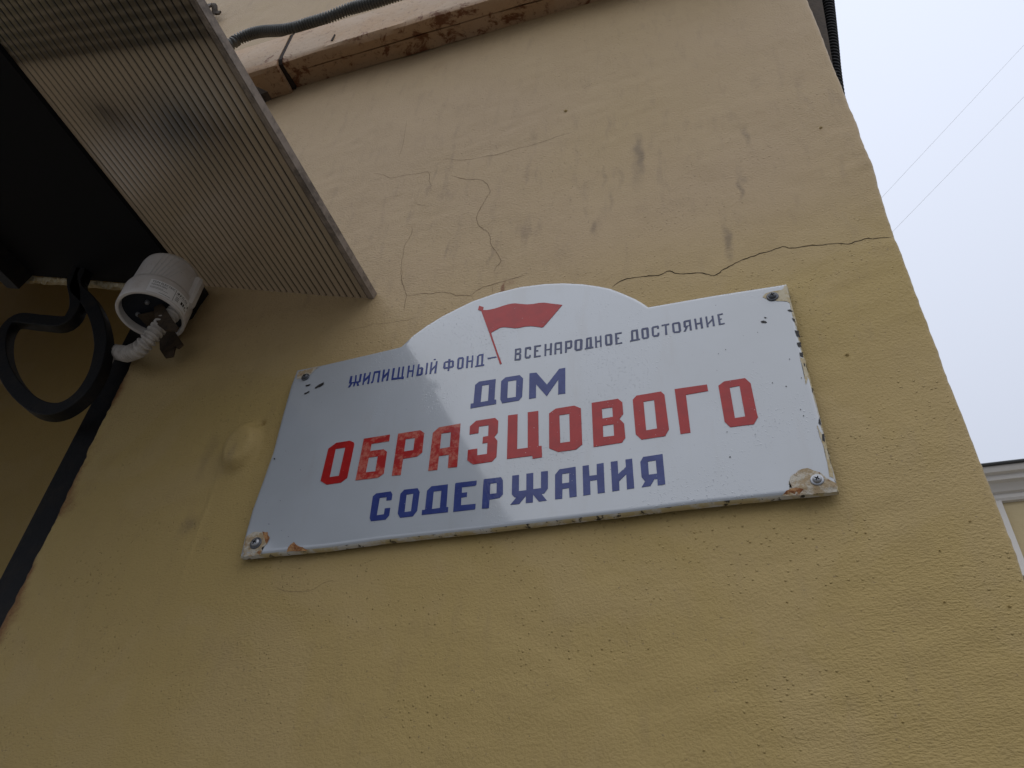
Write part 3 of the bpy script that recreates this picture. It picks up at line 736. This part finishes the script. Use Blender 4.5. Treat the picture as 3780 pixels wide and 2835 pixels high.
# paint-covered grains standing out of the plaster
for cx, cz, r in LUMPS:
    x, z, r = cx * 1e-4, cz * 1e-4, max(r * 0.65e-4, 0.0012)
    pr = [(0.0001, r * 0.75), (r * 0.45, r * 0.66), (r * 0.8, r * 0.38), (r * 1.0, -0.001)]
    v, f = lathe(pr, (x, -float(relief(x, z)), z), 12, 'y')
    v = [(a + random.uniform(-.2, .2) * r, b + random.uniform(-.1, .1) * r, c + random.uniform(-.2, .2) * r) for a, b, c in v]
    lo = mesh_obj('plaster_grain', v, f, plaster, front, True, 0)
    fix_normals(lo)
    for nme, val in (('hue', 0.1), ('dirt', 0.0), ('rust', 0.0)):
        at = lo.data.attributes.new(nme, 'FLOAT', 'POINT')
        at.data.foreach_set('value', [val] * len(lo.data.vertices))

# ------------------------------------------------------------------ the enamel sign
sign = thing('enamel_sign', (0, 0, 2.3), 'white enamel sign with arched top, red flag and red and blue Cyrillic letters', 'sign')
out = [(a * 1e-4, b * 1e-4 + 2.3) for a, b in OUTLINE]
area = sum(out[i][0] * out[(i + 1) % len(out)][1] - out[(i + 1) % len(out)][0] * out[i][1] for i in range(len(out)))
if area < 0:
    out = out[::-1]
# resample
rs = []
for i in range(len(out)):
    a, b = out[i], out[(i + 1) % len(out)]
    L = math.hypot(b[0] - a[0], b[1] - a[1])
    k = max(1, int(L / 0.006))
    for j in range(k):
        rs.append((a[0] + (b[0] - a[0]) * j / k, a[1] + (b[1] - a[1]) * j / k))
nrs = len(rs)


def inset(P, d):
    R = []
    n = len(P)
    for i in range(n):
        a, p, b = P[i - 1], P[i], P[(i + 1) % n]
        t1 = Vector((p[0] - a[0], p[1] - a[1])).normalized()
        t2 = Vector((b[0] - p[0], b[1] - p[1])).normalized()
        n1, n2 = Vector((-t1.y, t1.x)), Vector((-t2.y, t2.x))
        m = (n1 + n2)
        m = m / max(m.length_squared, 0.6) * 2
        R.append((p[0] + m.x * d, p[1] + m.y * d))
    return R


FY = -0.0130
jr = [random.uniform(0, 1) for _ in range(nrs)]
edge = [(x + random.uniform(-1, 1) * 0.00025, z + random.uniform(-1, 1) * 0.00025) for x, z in rs]
# rim: the turned-back lip with its chipped enamel
loops = [(edge, -0.0052), (edge, -0.0096), (inset(rs, 0.0006), -0.0106), ([tuple(q) for q in inset(rs, 0.0016)], -0.0118)]
V = [(x, y, z) for lp, y in loops for x, z in lp]
F = []
for k in range(len(loops) - 1):
    for i in range(nrs):
        j = (i + 1) % nrs
        F.append([k * nrs + i, (k + 1) * nrs + i, (k + 1) * nrs + j, k * nrs + j][::-1])
# plate: from the lip inwards it swells to a flat face
ins = [inset(rs, 0.0016), inset(rs, 0.0028), inset(rs, 0.0042), inset(rs, 0.0065)]
ys = [-0.0118, -0.0126, FY, FY]
PV = [(x, y, z) for lp, y in zip(ins, ys) for x, z in lp]
PF = []
for k in range(3):
    for i in range(nrs):
        j = (i + 1) % nrs
        PF.append([k * nrs + i, k * nrs + j, (k + 1) * nrs + j, (k + 1) * nrs + i])
poly = [Vector((x, z, 0)) for x, z in ins[3]]
for t in tessellate_polygon([poly]):
    a, b, c = (poly[i] for i in t)
    s = (b.x - a.x) * (c.y - a.y) - (b.y - a.y) * (c.x - a.x)
    t = list(t) if s > 0 else list(t)[::-1]
    PF.append([3 * nrs + i for i in t])
back = len(PV)
PV += [(x, -0.0056, z) for x, z in inset(rs, 0.002)]
for t in tessellate_polygon([[Vector((x, z, 0)) for x, z in inset(rs, 0.002)]]):
    PF.append([back + i for i in t])
plate = mesh_obj('plate', PV, PF, enamel, sign, True, 50)
mesh_obj('rim', V, F, rim_mat, sign, True, 60)

# letters, each a layer of coloured enamel on a thin white border
for row, ch, loops in LETTERS:
    lp = [[(a * 1e-4, b * 1e-4 + 2.3) for a, b in l] for l in loops]
    cxm = sum(p[0] for p in lp[0]) / len(lp[0])
    if row == 'R':
        m = red_worn if (ch in 'БРА' and cxm < -0.05) else red
    elif row == 'S':
        m = blue_pale if cxm > 0.0 else blue
    else:
        m = blue
    th = 0.0005 if row == 'R' else 0.0004
    if ch in 'ЙЫ':                                    # letters made of two separate strokes
        v, f = join(slab(lp[:-1], FY + 0.0003, FY - th), slab(lp[-1:], FY + 0.0003, FY - th))
    else:
        v, f = slab(lp, FY + 0.0003, FY - th)
    o = mesh_obj('dash' if ch == '-' else 'letter', v, f, m, sign, False)
    if m is red_worn:
        o['label'] = 'red letter with its enamel worn pale'
flag = None
for nme in ('cloth', 'finial', 'pole'):
    lp = [(a * 1e-4, b * 1e-4 + 2.3) for a, b in FLAG[nme]]
    v, f = slab([lp], FY + 0.0003, FY - 0.0005)
    if nme == 'cloth':
        flag = mesh_obj('flag_emblem', v, f, red, sign, False)
        flag['label'] = 'red waving flag emblem under the arch of the sign'
    else:
        mesh_obj('flag_' + nme, v, f, red, flag, False)

# damage
pm = {'paint': (old_paint, 'paint_smear', 0.0002), 'scab': (scab_mat, 'flaked_patch', 0.0003), 'rust': (rust_mat, 'rust_patch', 0.0005), 'chip': (chip_mat, 'enamel_chip', 0.00035)}


def plate_y(x, z):
    # depth of the plate face: interpolate on the distance to the outline
    d = 1e9
    for i in range(nrs):
        a, b = rs[i], rs[(i + 1) % nrs]
        ux, uz = b[0] - a[0], b[1] - a[1]
        t = max(0, min(1, ((x - a[0]) * ux + (z - a[1]) * uz) / (ux * ux + uz * uz + 1e-12)))
        d = min(d, math.hypot(x - a[0] - ux * t, z - a[1] - uz * t))
    return float(np.interp(d, [0.0016, 0.0028, 0.0042, 0.0065], ys))


for kind, pts in PATCHES:
    m, nme, th = pm[kind]
    P = [(a * 1e-4, b * 1e-4 + 2.3) for a, b in pts]
    big_ = max(p[0] for p in P) - min(p[0] for p in P)
    if big_ > 0.0035:
        st_, jt_ = (0.003, 0.0006) if big_ > 0.012 else (0.0016, 0.0005)
        Q = []
        for i in range(len(P)):
            a, b = P[i], P[(i + 1) % len(P)]
            k = max(1, int(math.hypot(b[0] - a[0], b[1] - a[1]) / st_))
            for j in range(k):
                Q.append((a[0] + (b[0] - a[0]) * j / k + random.uniform(-1, 1) * jt_, a[1] + (b[1] - a[1]) * j / k + random.uniform(-1, 1) * jt_))
        P = Q
    # fan of small triangles over a grid so that the patch follows the swell of the plate
    bm = bmesh.new()
    vs_ = [bm.verts.new((x, 0, z)) for x, z in P]
    try:
        fc = bm.faces.new(vs_)
        bmesh.ops.triangulate(bm, faces=[fc])
        for _ in range(2 if big_ > 0.012 else 0):
            bmesh.ops.subdivide_edges(bm, edges=[e for e in bm.edges if e.calc_length() > 0.004], cuts=1)
            bmesh.ops.triangulate(bm, faces=bm.faces[:])
    except Exception:
        pass
    for v_ in bm.verts:
        v_.co.y = plate_y(v_.co.x, v_.co.z) - th - 0.0002
    for i, v_ in enumerate(bm.verts):
        v_.index = i
    VV = [tuple(q.co) for q in bm.verts]
    FF = []
    for g_ in bm.faces:
        ids = [q.index for q in g_.verts]
        FF.append(ids if g_.normal.y < 0 else ids[::-1])
    bm.free()
    mesh_obj(nme, VV, FF, m, plate, False)

# screws with washers
for si, (cx, cz, r) in enumerate(SCREWS):
    x, z, r = cx * 1e-4, cz * 1e-4 + 2.3, r * 1e-4
    y = plate_y(x, z)
    c = (x, y, z)
    bright = si in (1, 3)
    wprof = [(r * 0.5, 0.0), (r * 0.98, 0.0), (r, 0.0006), (r * 0.97, 0.0012), (r * 0.9, 0.0016), (r * 0.6, 0.0016)]
    sc = thing if False else None
    hr = r * 0.66
    hprof = [(hr, 0.0012), (hr, 0.0022), (hr * 0.92, 0.0031), (hr * 0.7, 0.0039), (hr * 0.4, 0.0043), (0.0001, 0.0044)]
    v, f = lathe(hprof, c, 28, 'y')
    n0 = len(f)
    a0 = 0.5 + si * 0.7
    cross = []
    for ang in (a0, a0 + math.pi / 2):
        dx, dz = math.cos(ang), math.sin(ang)
        bx_, bz_ = -dz, dx
        L, W = hr * 0.55, hr * 0.13
        q = [(x + dx * L * s + bx_ * W * t, y - 0.0046, z + dz * L * s + bz_ * W * t) for s, t in ((-1, -1), (1, -1), (1, 1), (-1, 1))]
        q2 = [(p[0], y - 0.003, p[2]) for p in q]
        cross.append((q + q2, [[0, 1, 2, 3], [0, 4, 5, 1], [1, 5, 6, 2], [2, 6, 7, 3], [3, 7, 4, 0]]))
    v2, f2 = join((v, f), *cross)
    so = mesh_obj('screw', v2, f2, None, sign, True, 40, [steel if bright else steel_dark, slot_mat], [0] * n0 + [1] * (len(f2) - n0))
    v, f = lathe(wprof, c, 28, 'y')
    fix_normals(mesh_obj('washer', v, f, steel if si == 3 else steel_dark, so, True, 50))

# ------------------------------------------------------------------ canopy over the doorway
TH = math.atan(0.361)


def can(s, y, n):
    """point on the canopy: s metres up the slope from the right eave, n metres above the underside"""
    return (-0.2365 - s * math.cos(TH) - n * -math.sin(TH) * -1 * -1, y, 2.7165 + s * math.sin(TH) + n * math.cos(TH))


canopy = thing('entrance_canopy', (-0.9, 0, 2.71), 'dark gabled entrance canopy with ribbed bronze polycarbonate edge at upper left', 'canopy')
SL = (0.600 - 0.2365) / math.cos(TH)
NF = 28
pit = (SL - 0.011) / NF
prof = []
for i in range(NF):
    a = 0.011 + i * pit
    prof += [(a, 0.0050), (a + pit * 0.07, 0.0048), (a + pit * 0.10, 0.0012), (a + pit * 0.15, 0.0), (a + pit * 0.5, -0.0006), (a + pit * 0.85, 0.0), (a + pit * 0.90, 0.0012), (a + pit * 0.93, 0.0048)]
prof.append((0.011 + NF * pit, 0.0050))
ysl = [0.0015, -0.1, -0.2, -0.3, -0.4, -0.6, -0.8, -1.1]
V = [can(s, y, n) for y in ysl for s, n in prof]
m_ = len(prof)
F = []
for i in range(len(ysl) - 1):
    for j in range(m_ - 1):
        F.append([i * m_ + j, i * m_ + j + 1, (i + 1) * m_ + j + 1, (i + 1) * m_ + j])
groove = [1 if (j % 8) in (0, 1, 6, 7) else 0 for i in range(len(ysl) - 1) for j in range(m_ - 1)]
mesh_obj('polycarbonate_sheet', V, F, poly_mat, canopy, True, 25, [poly_mat, groove_mat], groove)


def slope_box(s0, s1, y0, y1, n0, n1):
    V = [can(s, y, n) for s in (s0, s1) for y in (y0, y1) for n in (n0, n1)]
    F = [[0, 1, 3, 2], [4, 6, 7, 5], [0, 4, 5, 1], [2, 3, 7, 6], [0, 2, 6, 4], [1, 5, 7, 3]]
    return V, F


v, f = slope_box(0.0005, 0.0105, 0.0005, -1.1, -0.0008, 0.012)
o = fix_normals(mesh_obj('edge_trim', v, f, trim_mat, canopy, False))
bm = bmesh.new(); bm.from_mesh(o.data)
bmesh.ops.bevel(bm, geom=bm.edges[:], offset=0.0012, segments=2, affect='EDGES'); bm.to_mesh(o.data); bm.free()
v, f = slope_box(SL + 0.0005, 1.55, 0.0, -1.1, -0.006, 0.012)
fix_normals(mesh_obj('roof_panel', v, f, black_panel, canopy, False))
# far slope of the gable
ridge = can(1.55, 0, 0)
V2 = []
for (x, y, z) in v:
    V2.append((2 * ridge[0] - x, y, z))
fix_normals(mesh_obj('roof_panel', [(x - 0.012, y, z) for x, y, z in V2], f, black_panel, canopy, False))
for s0, s1 in ((SL + 0.45, SL + 0.49), (SL + 0.90, SL + 0.94)):
    v, f = slope_box(s0, s1, -0.002, -1.09, -0.045, -0.0065)
    fix_normals(mesh_obj('rafter', v, f, black_iron, canopy, False))
# dark slats added above the sheet to shade its outer part in light dashes
for k in range(18):
    y1 = -0.412 - k * 0.0148
    wd = 0.0112 if k < 17 else 0.42
    v, f = slope_box(0.0108, SL, y1, y1 - wd + random.uniform(-.0006, .0006), 0.0054, 0.012)
    bo = fix_normals(mesh_obj('added_shade_slat', v, f, bracket_mat, canopy, False))
# curled dark scraps added to cast cloudy shade, rims lifted to soften it
for (s_, y_, rs_, ry_) in ((0.150, -0.318, 0.092, 0.036), (0.280, -0.338, 0.050, 0.026)):
    V, F = [can(s_, y_, 0.008)], []
    nn = 26
    for ring, (q0, n0) in enumerate(((0.35, 0.009), (0.7, 0.028), (1.0, 0.060))):
        for i in range(nn):
            a = 2 * math.pi * i / nn
            q = q0 * (1 + 0.22 * math.sin(3 * a + s_ * 40) + 0.1 * math.sin(5 * a + 1))
            V.append(can(s_ + rs_ * q * math.cos(a), y_ + ry_ * q * math.sin(a), n0))
    for i in range(nn):
        F.append([0, 1 + i, 1 + (i + 1) % nn])
        for r_ in (0, 1):
            F.append([1 + r_ * nn + i, 1 + (r_ + 1) * nn + i, 1 + (r_ + 1) * nn + (i + 1) % nn, 1 + r_ * nn + (i + 1) % nn])
    mesh_obj('added_shade_scrap', V, F, bracket_mat, canopy, True)
# torn mortar along the top of the opening
V, F = [], []
xx = -0.735
while xx > -1.35:
    z = 2.718 + 0.361 * (-0.241 - xx) - 0.002
    dpt = 0.006 + 0.006 * float(vnoise(xx, 0.3, 0.03, 41)) + random.uniform(0, 0.006)
    V += [(xx, 0.004 + random.uniform(0, .004), z), (xx + random.uniform(-.002, .002), 0.010 + random.uniform(-.004, .004), z - dpt), (xx, 0.022, z - dpt * 0.4)]
    xx -= random.uniform(0.004, 0.009)
for i in range(len(V) // 3 - 1):
    for j in (0, 1):
        F.append([3 * i + j, 3 * i + j + 1, 3 * i + j + 4, 3 * i + j + 3])
mesh_obj('torn_mortar', V, F, old_paint, canopy, False)

SCROLL = [(-0.863, -0.022, 2.948), (-0.8616, -0.022, 2.9109), (-0.8262, -0.022, 2.8536), (-0.8099, -0.022, 2.8155), (-0.8173, -0.022, 2.788), (-0.8783, -0.022, 2.8054), (-0.9439, -0.022, 2.8251), (-0.9512, -0.022, 2.7902), (-0.9145, -0.022, 2.7238), (-0.8533, -0.022, 2.6566), (-0.7747, -0.022, 2.5963), (-0.7201, -0.022, 2.5769), (-0.6886, -0.022, 2.5961), (-0.6818, -0.022, 2.6385), (-0.6926, -0.022, 2.6846), (-0.708, -0.022, 2.7207), (-0.7424, -0.022, 2.7749), (-0.7872, -0.022, 2.8292), (-0.838, -0.022, 2.878), (-0.85, -0.022, 2.915), (-0.856, -0.022, 2.945)]
# ------------------------------------------------------------------ iron grille in the doorway
grille = thing('iron_grille', (-0.68, 0.02, 0), 'black wrought iron grille post with scroll in the doorway', 'grille')
v, f = box(-0.7205, -0.6600, 0.018, 0.062, 0, 2.860, 0.002)
mesh_obj('post', v, f, black_iron, grille, True)
sp = spline(SCROLL, 0.006)
v, f = bar(sp, 0.023, 0.020, (0, 1, 0))
mesh_obj('scroll', v, f, black_iron, grille, True)
v, f = box(-1.6, -0.7207, 0.02, 0.04, 2.02, 2.06, 0.002)
mesh_obj('crossbar', v, f, black_iron, grille, True)

# ------------------------------------------------------------------ light sensor
SX, SY, SZ = -0.586, -0.060, 2.710
sensor = thing('light_sensor', (SX, SY, SZ), 'white cylindrical light sensor hanging under the canopy beside the doorway', 'sensor')
cc = (SX, SY, SZ)
prof = [(0.0465, 0.018), (0.0465, 0.001), (0.0475, 0.0), (0.0510, 0.0), (0.0520, 0.0012), (0.0520, 0.036), (0.0505, 0.041), (0.0475, 0.044), (0.0455, 0.090), (0.0440, 0.097), (0.040, 0.1015), (0.025, 0.1035), (0.0001, 0.104)]
v, f = lathe(prof, cc, 56)
hs = fix_normals(mesh_obj('housing', v, f, sensor_mat, sensor, True, 40))
v, f = lathe([(0.0464, 0.012), (0.03, 0.0135), (0.0001, 0.014)], cc, 40)
mesh_obj('sealed_base', v, f, cavity_mat, sensor, True, 60)


def around(a, r, h):
    return (SX + r * math.cos(a), SY + r * math.sin(a), SZ + h)


for k in range(6):                                    # the fanned ribs of the lens
    a0 = math.radians(-72 + k * 6.5)
    a1 = math.radians(-66 + k * 10.5)
    V = []
    for i in range(7):
        t = i / 6
        a = a0 + (a1 - a0) * t
        h = 0.045 + 0.050 * t
        R = 0.0475 - 0.0025 * t
        for da, dr in ((-0.020, -0.001), (0, 0.0011), (0.020, -0.001)):
            V.append(around(a + da, R + dr, h))
    F = []
    for i in range(6):
        for j in range(2):
            F.append([i * 3 + j, i * 3 + j + 1, (i + 1) * 3 + j + 1, (i + 1) * 3 + j])
    fix_normals(mesh_obj('lens_rib', V, F, lens_mat, hs, True, 0))
# raised lug on the right flank
V, F = [], []
for h in (0.030, 0.034, 0.082, 0.086):
    ins_ = 0.002 if h in (0.030, 0.086) else 0
    for a, R in ((8, 0.044), (11, 0.0535 - ins_), (16, 0.0565 - ins_), (27, 0.0565 - ins_), (32, 0.0535 - ins_), (35, 0.044)):
        V.append(around(math.radians(a), R, h))
for i in range(3):
    for j in range(5):
        F.append([i * 6 + j, i * 6 + j + 1, (i + 1) * 6 + j + 1, (i + 1) * 6 + j])
F += [list(range(6))[::-1], [18 + j for j in range(6)]]
fix_normals(mesh_obj('lug', V, F, sensor_mat, sensor, True, 35))
# paper label round the collar
LA0, LA1, LH0, LH1 = math.radians(-62), math.radians(16), 0.0035, 0.0290
V, F = [], []
n = 24
for i in range(n + 1):
    a = LA0 + (LA1 - LA0) * i / n
    for h in (LH0, LH1):
        V.append(around(a, 0.05225, h))
for i in range(n):
    F.append([2 * i, 2 * i + 2, 2 * i + 3, 2 * i + 1])
lab = mesh_obj('label', V, F, label_mat, sensor, True, 0)
LR = 0.0524
LWID = (LA1 - LA0) * LR


def wrap(u, h, dr=0.0):
    return around(LA0 + u / LR, LR + dr, LH0 + h)


def ink_text(txt, u, h, size):
    cu = bpy.data.curves.new('ink', 'FONT')
    cu.body = txt
    cu.size = size
    cu.resolution_u = 2
    ob = bpy.data.objects.new('ink', cu)
    C.objects.link(ob)
    dg = bpy.context.evaluated_depsgraph_get()
    me = bpy.data.meshes.new_from_object(ob.evaluated_get(dg))
    V = [wrap(u + q.co.x, h + q.co.y, 0.0001) for q in me.vertices]
    F = [list(p.vertices) for p in me.polygons]
    bpy.data.objects.remove(ob)
    bpy.data.curves.remove(cu)
    bpy.data.meshes.remove(me)
    if V:
        mesh_obj('lettering', V, F, ink_mat, lab, False)


def ink_rect(u0, u1, h0, h1):
    V, F = [], []
    for i in range(5):
        u = u0 + (u1 - u0) * i / 4
        V += [wrap(u, h0, 0.00008), wrap(u, h1, 0.00008)]
    for i in range(4):
        F.append([2 * i, 2 * i + 2, 2 * i + 3, 2 * i + 1])
    return V, F


ink_text('TDM ELECTRIC', 0.003, 0.0195, 0.0052)
ink_text('SQ0324-0003', 0.003, 0.0145, 0.0042)
ink_text('ФРЛ-03', 0.042, 0.0175, 0.0066)
v, f = join(ink_rect(0.0395, 0.0400, 0.001, 0.0245), ink_rect(0.041, 0.068, 0.0158, 0.0161), ink_rect(0.003, 0.022, 0.0105, 0.0110),
            ink_rect(0.003, 0.030, 0.0085, 0.0090), ink_rect(0.018, 0.036, 0.0025, 0.0031),
            ink_rect(0.043, 0.049, 0.0120, 0.0130), ink_rect(0.043, 0.049, 0.0090, 0.0100), ink_rect(0.043, 0.049, 0.0060, 0.0070),
            ink_rect(0.054, 0.0575, 0.0070, 0.0125), ink_rect(0.0585, 0.0615, 0.0070, 0.0125), ink_rect(0.0635, 0.0660, 0.0085, 0.0110),
            ink_rect(0.0690, 0.0710, 0.0130, 0.0170))
mesh_obj('print_marks', v, f, ink_mat, lab, False)
# bracket, painted gap-shade strip and screws
v, f = box(-.612, -.572, -.062, -.0175, 2.7165, 2.7195, 0.0008)
mesh_obj('bracket_arm', v, f, bracket_mat, sensor, True)
v, f = slab([[(-0.5768, 2.7195), (-0.5649, 2.7256), (-0.5286, 2.6812), (-0.5089, 2.6599), (-0.5105, 2.6517), (-0.5318, 2.6588), (-0.5516, 2.6752), (-0.5654, 2.6964)]], -0.066, -0.069)
mesh_obj('bracket', v, f, bracket_mat, sensor, False)
v, f = slab([[(-0.5903, 2.7076), (-0.5609, 2.7025), (-0.5296, 2.6656), (-0.535, 2.6582), (-0.5426, 2.6628), (-0.5388, 2.6429), (-0.5529, 2.6433), (-0.5704, 2.6634)]], -0.028, -0.031)
mesh_obj('bracket', v, f, bracket_mat, sensor, False)
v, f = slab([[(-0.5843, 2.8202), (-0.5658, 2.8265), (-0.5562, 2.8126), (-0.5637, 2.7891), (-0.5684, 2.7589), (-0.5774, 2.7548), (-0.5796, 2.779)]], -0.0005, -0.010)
mesh_obj('gap_shade_strip', v, f, black_iron, sensor, False)  # black strip standing in for the shadow between sensor and wall
for a, b in ((-0.614, -0.060), (-0.583, -0.078)):
    v, f = lathe([(0.0001, -0.002), (0.0026, -0.0016), (0.0036, 0.0), (0.0036, 0.004)], (a, b, SZ + 0.0105), 14)
    fix_normals(mesh_obj('screw', v, f, steel, sensor, True, 40))

tubeo = mesh_obj('white_conduit', *corrugated([(-.546, -.052, 2.724), (-.553, -.056, 2.700), (-.5600, -.059, 2.676), (-.5690, -.058, 2.657), (-.586, -.052, 2.648), (-.604, -.045, 2.653), (-.6266, -.035, 2.663), (-.660, -.018, 2.688), (-.698, -.001, 2.714), (-.722, .012, 2.732), (-.745, .06, 2.75), (-.78, .14, 2.77), (-.80, .30, 2.78)], 0.0128, 0.0078, 0.0036), white_pvc, None, True, 25)
tag(tubeo, 'dirty white corrugated conduit curling out of the light sensor', 'conduit')

# ------------------------------------------------------------------ rusty duct along the wall
duct = thing('rusty_duct', (0, 0, 3.47), 'rusty beige sheet metal duct running along the wall above the sign', 'duct')


def jit(x, j):
    return (0.0012 * float(vnoise(x, j * 0.3, 0.09, 31)) + 0.0006 * float(vnoise(x, j * 0.3, 0.025, 32)),
            0.0016 * float(vnoise(x, j * 0.3 + 9, 0.11, 33)) + 0.0007 * float(vnoise(x, j * 0.3 + 9, 0.03, 34)))


xs = list(np.arange(-0.570, 0.462, 0.012))
v, f = extrude_x([(-0.001, 3.485), (-0.034, 3.4805), (-0.0362, 3.4805), (-0.0366, 3.489), (-0.004, 3.492)], xs, jit)
fix_normals(mesh_obj('bottom_plate', v, f, duct_mat, duct, True, 30))
v, f = extrude_x([(-0.0372, 3.489), (-0.0376, 3.4790), (-0.056, 3.4775), (-0.0635, 3.4800), (-0.0672, 3.4870), (-0.0680, 3.498), (-0.0690, 3.545), (-0.0685, 3.592), (-0.0660, 3.603), (-0.058, 3.610), (-0.002, 3.650), (-0.002, 3.50)], xs, jit)
fix_normals(mesh_obj('casing', v, f, duct_mat, duct, True, 30))
xs2 = list(np.arange(-1.70, -0.579, 0.014)) + [-0.5785]
v, f = extrude_x([(-0.001, 3.466), (-0.060, 3.4625), (-0.0675, 3.466), (-0.0705, 3.476), (-0.0712, 3.54), (-0.0705, 3.596), (-0.067, 3.607), (-0.059, 3.613), (-0.002, 3.655)], xs2, jit)
fix_normals(mesh_obj('sleeve', v, f, duct_mat, duct, True, 30))
v, f = extrude_x([(-0.003, 3.476), (-0.062, 3.475), (-0.0688, 3.485), (-0.0690, 3.598), (-0.003, 3.645)], [-0.5784, -0.5702])
fix_normals(mesh_obj('joint', v, f, seam_mat, duct, False))
# slotted tear near the joint
v, f = slab([[(-.456, 3.502), (-.451, 3.500), (-.450, 3.525), (-.453, 3.530)]], -0.0684, -0.0698)
mesh_obj('tear', v, f, seam_mat, duct, False)

co = mesh_obj('grey_conduit', *corrugated([(-1.3, -.05, 3.63), (-1.0, -.055, 3.625), (-.86, -.06, 3.635)] + [tuple(p) for p in CONDUIT] + [(-.2, -.062, 3.66), (.0, -.062, 3.655), (.25, -.062, 3.66), (.44, -.06, 3.66)], 0.0140, 0.0068, 0.0036), grey_pvc, None, True, 60)
tag(co, 'dark grey corrugated conduit lying along the top of the rusty duct', 'conduit')

# twisted scrap of rusty strip on the wall above the canopy
pts = [(-1.02, -.012, 4.10), (-.995, -.03, 4.09), (-.985, -.035, 4.06), (-1.0, -.03, 4.035), (-1.02, -.025, 4.05), (-1.01, -.03, 4.085), (-.975, -.03, 4.075), (-.965, -.022, 4.045), (-.95, -.018, 4.04)]
v, f = bar(spline(pts, 0.006), 0.016, 0.005, (0, 1, 0))
scrap = tag(mesh_obj('metal_scrap', v, f, bracket_mat, None, True), 'twisted dark rusty scrap on the wall above the canopy edge', 'metal scrap')

# ------------------------------------------------------------------ round the right corner
pr = [(.452, 3.06), (.474, 3.10), (.484, 3.19), (.494, 3.29), (.505, 3.40), (.510, 3.55), (.510, 4.3), (.452, 4.3)]
V = [(x, y, z) for y in (0.05, 0.16) for x, z in pr]
n = len(pr)
v, f = V, [[i, (i + 1) % n, n + (i + 1) % n, n + i] for i in range(n)] + [list(range(n)), [n + i for i in range(n)][::-1]]
fix_normals(tag(mesh_obj('cable_box', v, f, bracket_mat, None, False), 'rusty brown metal box behind the right corner of the wall', 'metal box'))
hose = mesh_obj('black_hose', *corrugated([(.455, .14, 2.86), (.468, .12, 2.98), (.4805, .1, 3.115), (.490, .1, 3.194), (.503, .1, 3.285), (.524, .1, 3.437), (.54, .09, 3.56), (.53, .03, 3.68), (.49, -.04, 3.70)], 0.0122, 0.0105, 0.0040), black_pvc, None, True, 25)
tag(hose, 'black corrugated hose hanging against the sky at the right corner', 'hose')

# ------------------------------------------------------------------ overhead cables
for (p, q, lb) in (((3.190, 4, 9.352), (1.597, 4, 7.613), 'upper of two thin overhead cables against the pale sky'),
                   ((2.944, 4, 8.564), (1.593, 4, 7.184), 'lower of two thin overhead cables against the pale sky')):
    P, Q = Vector(p), Vector(q)
    d = P - Q
    path = []
    for i in range(25):
        t = -0.72 + 4.2 * i / 24
        path.append(tuple(Q + d * t))
    v, f = tube(path, 0.0010, 6)
    tag(mesh_obj('overhead_cable', v, f, cable_mat, None, True, 60), lb, 'cable', 'overhead cables')

# ------------------------------------------------------------------ the house beyond the corner
far = thing('neighbouring_house', (8, 14, 0), 'distant pale yellow house with grey moulded cornice at the right edge', 'building')
v, f = box(-6, 22, 14, 24, 0, 10.62)
mesh_obj('wall', v, f, far_plaster, far, False)
cor = [(14.02, 10.55), (13.93, 10.555), (13.90, 10.60), (13.90, 10.68), (13.84, 10.70), (13.80, 10.76), (13.74, 10.82), (13.66, 10.84), (13.64, 10.90), (13.64, 10.93), (13.56, 10.95), (13.52, 11.02), (13.52, 11.06), (14.02, 11.06)]
v, f = extrude_x(cor, [-6.2, 22.2])
fix_normals(mesh_obj('cornice', v, f, far_white, far, True, 30))
v, f = join(extrude_x([(13.46, 11.063), (13.45, 11.085), (13.46, 11.105), (19, 13.0), (24.4, 11.105), (24.4, 11.063)], [-6.3, 22.3]))
fix_normals(mesh_obj('roof', v, f, far_roof, far, False))
v, f = box(3.95, 4.435, 13.90, 13.999, 9.17, 10.548)
mesh_obj('pilaster', v, f, far_white, far, False)
v, f = box(3.9, 12.0, 13.88, 13.998, 9.04, 9.165)
mesh_obj('ledge', v, f, far_white, far, False)
for wx in (6.0, 9.0, 12.5):
    v, f = join(box(wx, wx + 0.14, 13.93, 13.998, 6.4, 8.5), box(wx + 1.16, wx + 1.3, 13.93, 13.998, 6.4, 8.5), box(wx + 0.141, wx + 1.159, 13.93, 13.998, 8.36, 8.5), box(wx + 0.141, wx + 1.159, 13.88, 13.998, 6.4, 6.5), box(wx + 0.62, wx + 0.68, 13.95, 13.998, 6.501, 8.359))
    wo_ = mesh_obj('window', v, f, far_white, far, False)
    v, f = box(wx + 0.142, wx + 1.158, 13.975, 13.997, 6.502, 8.358)
    mesh_obj('pane', v, f, far_glass, wo_, False)
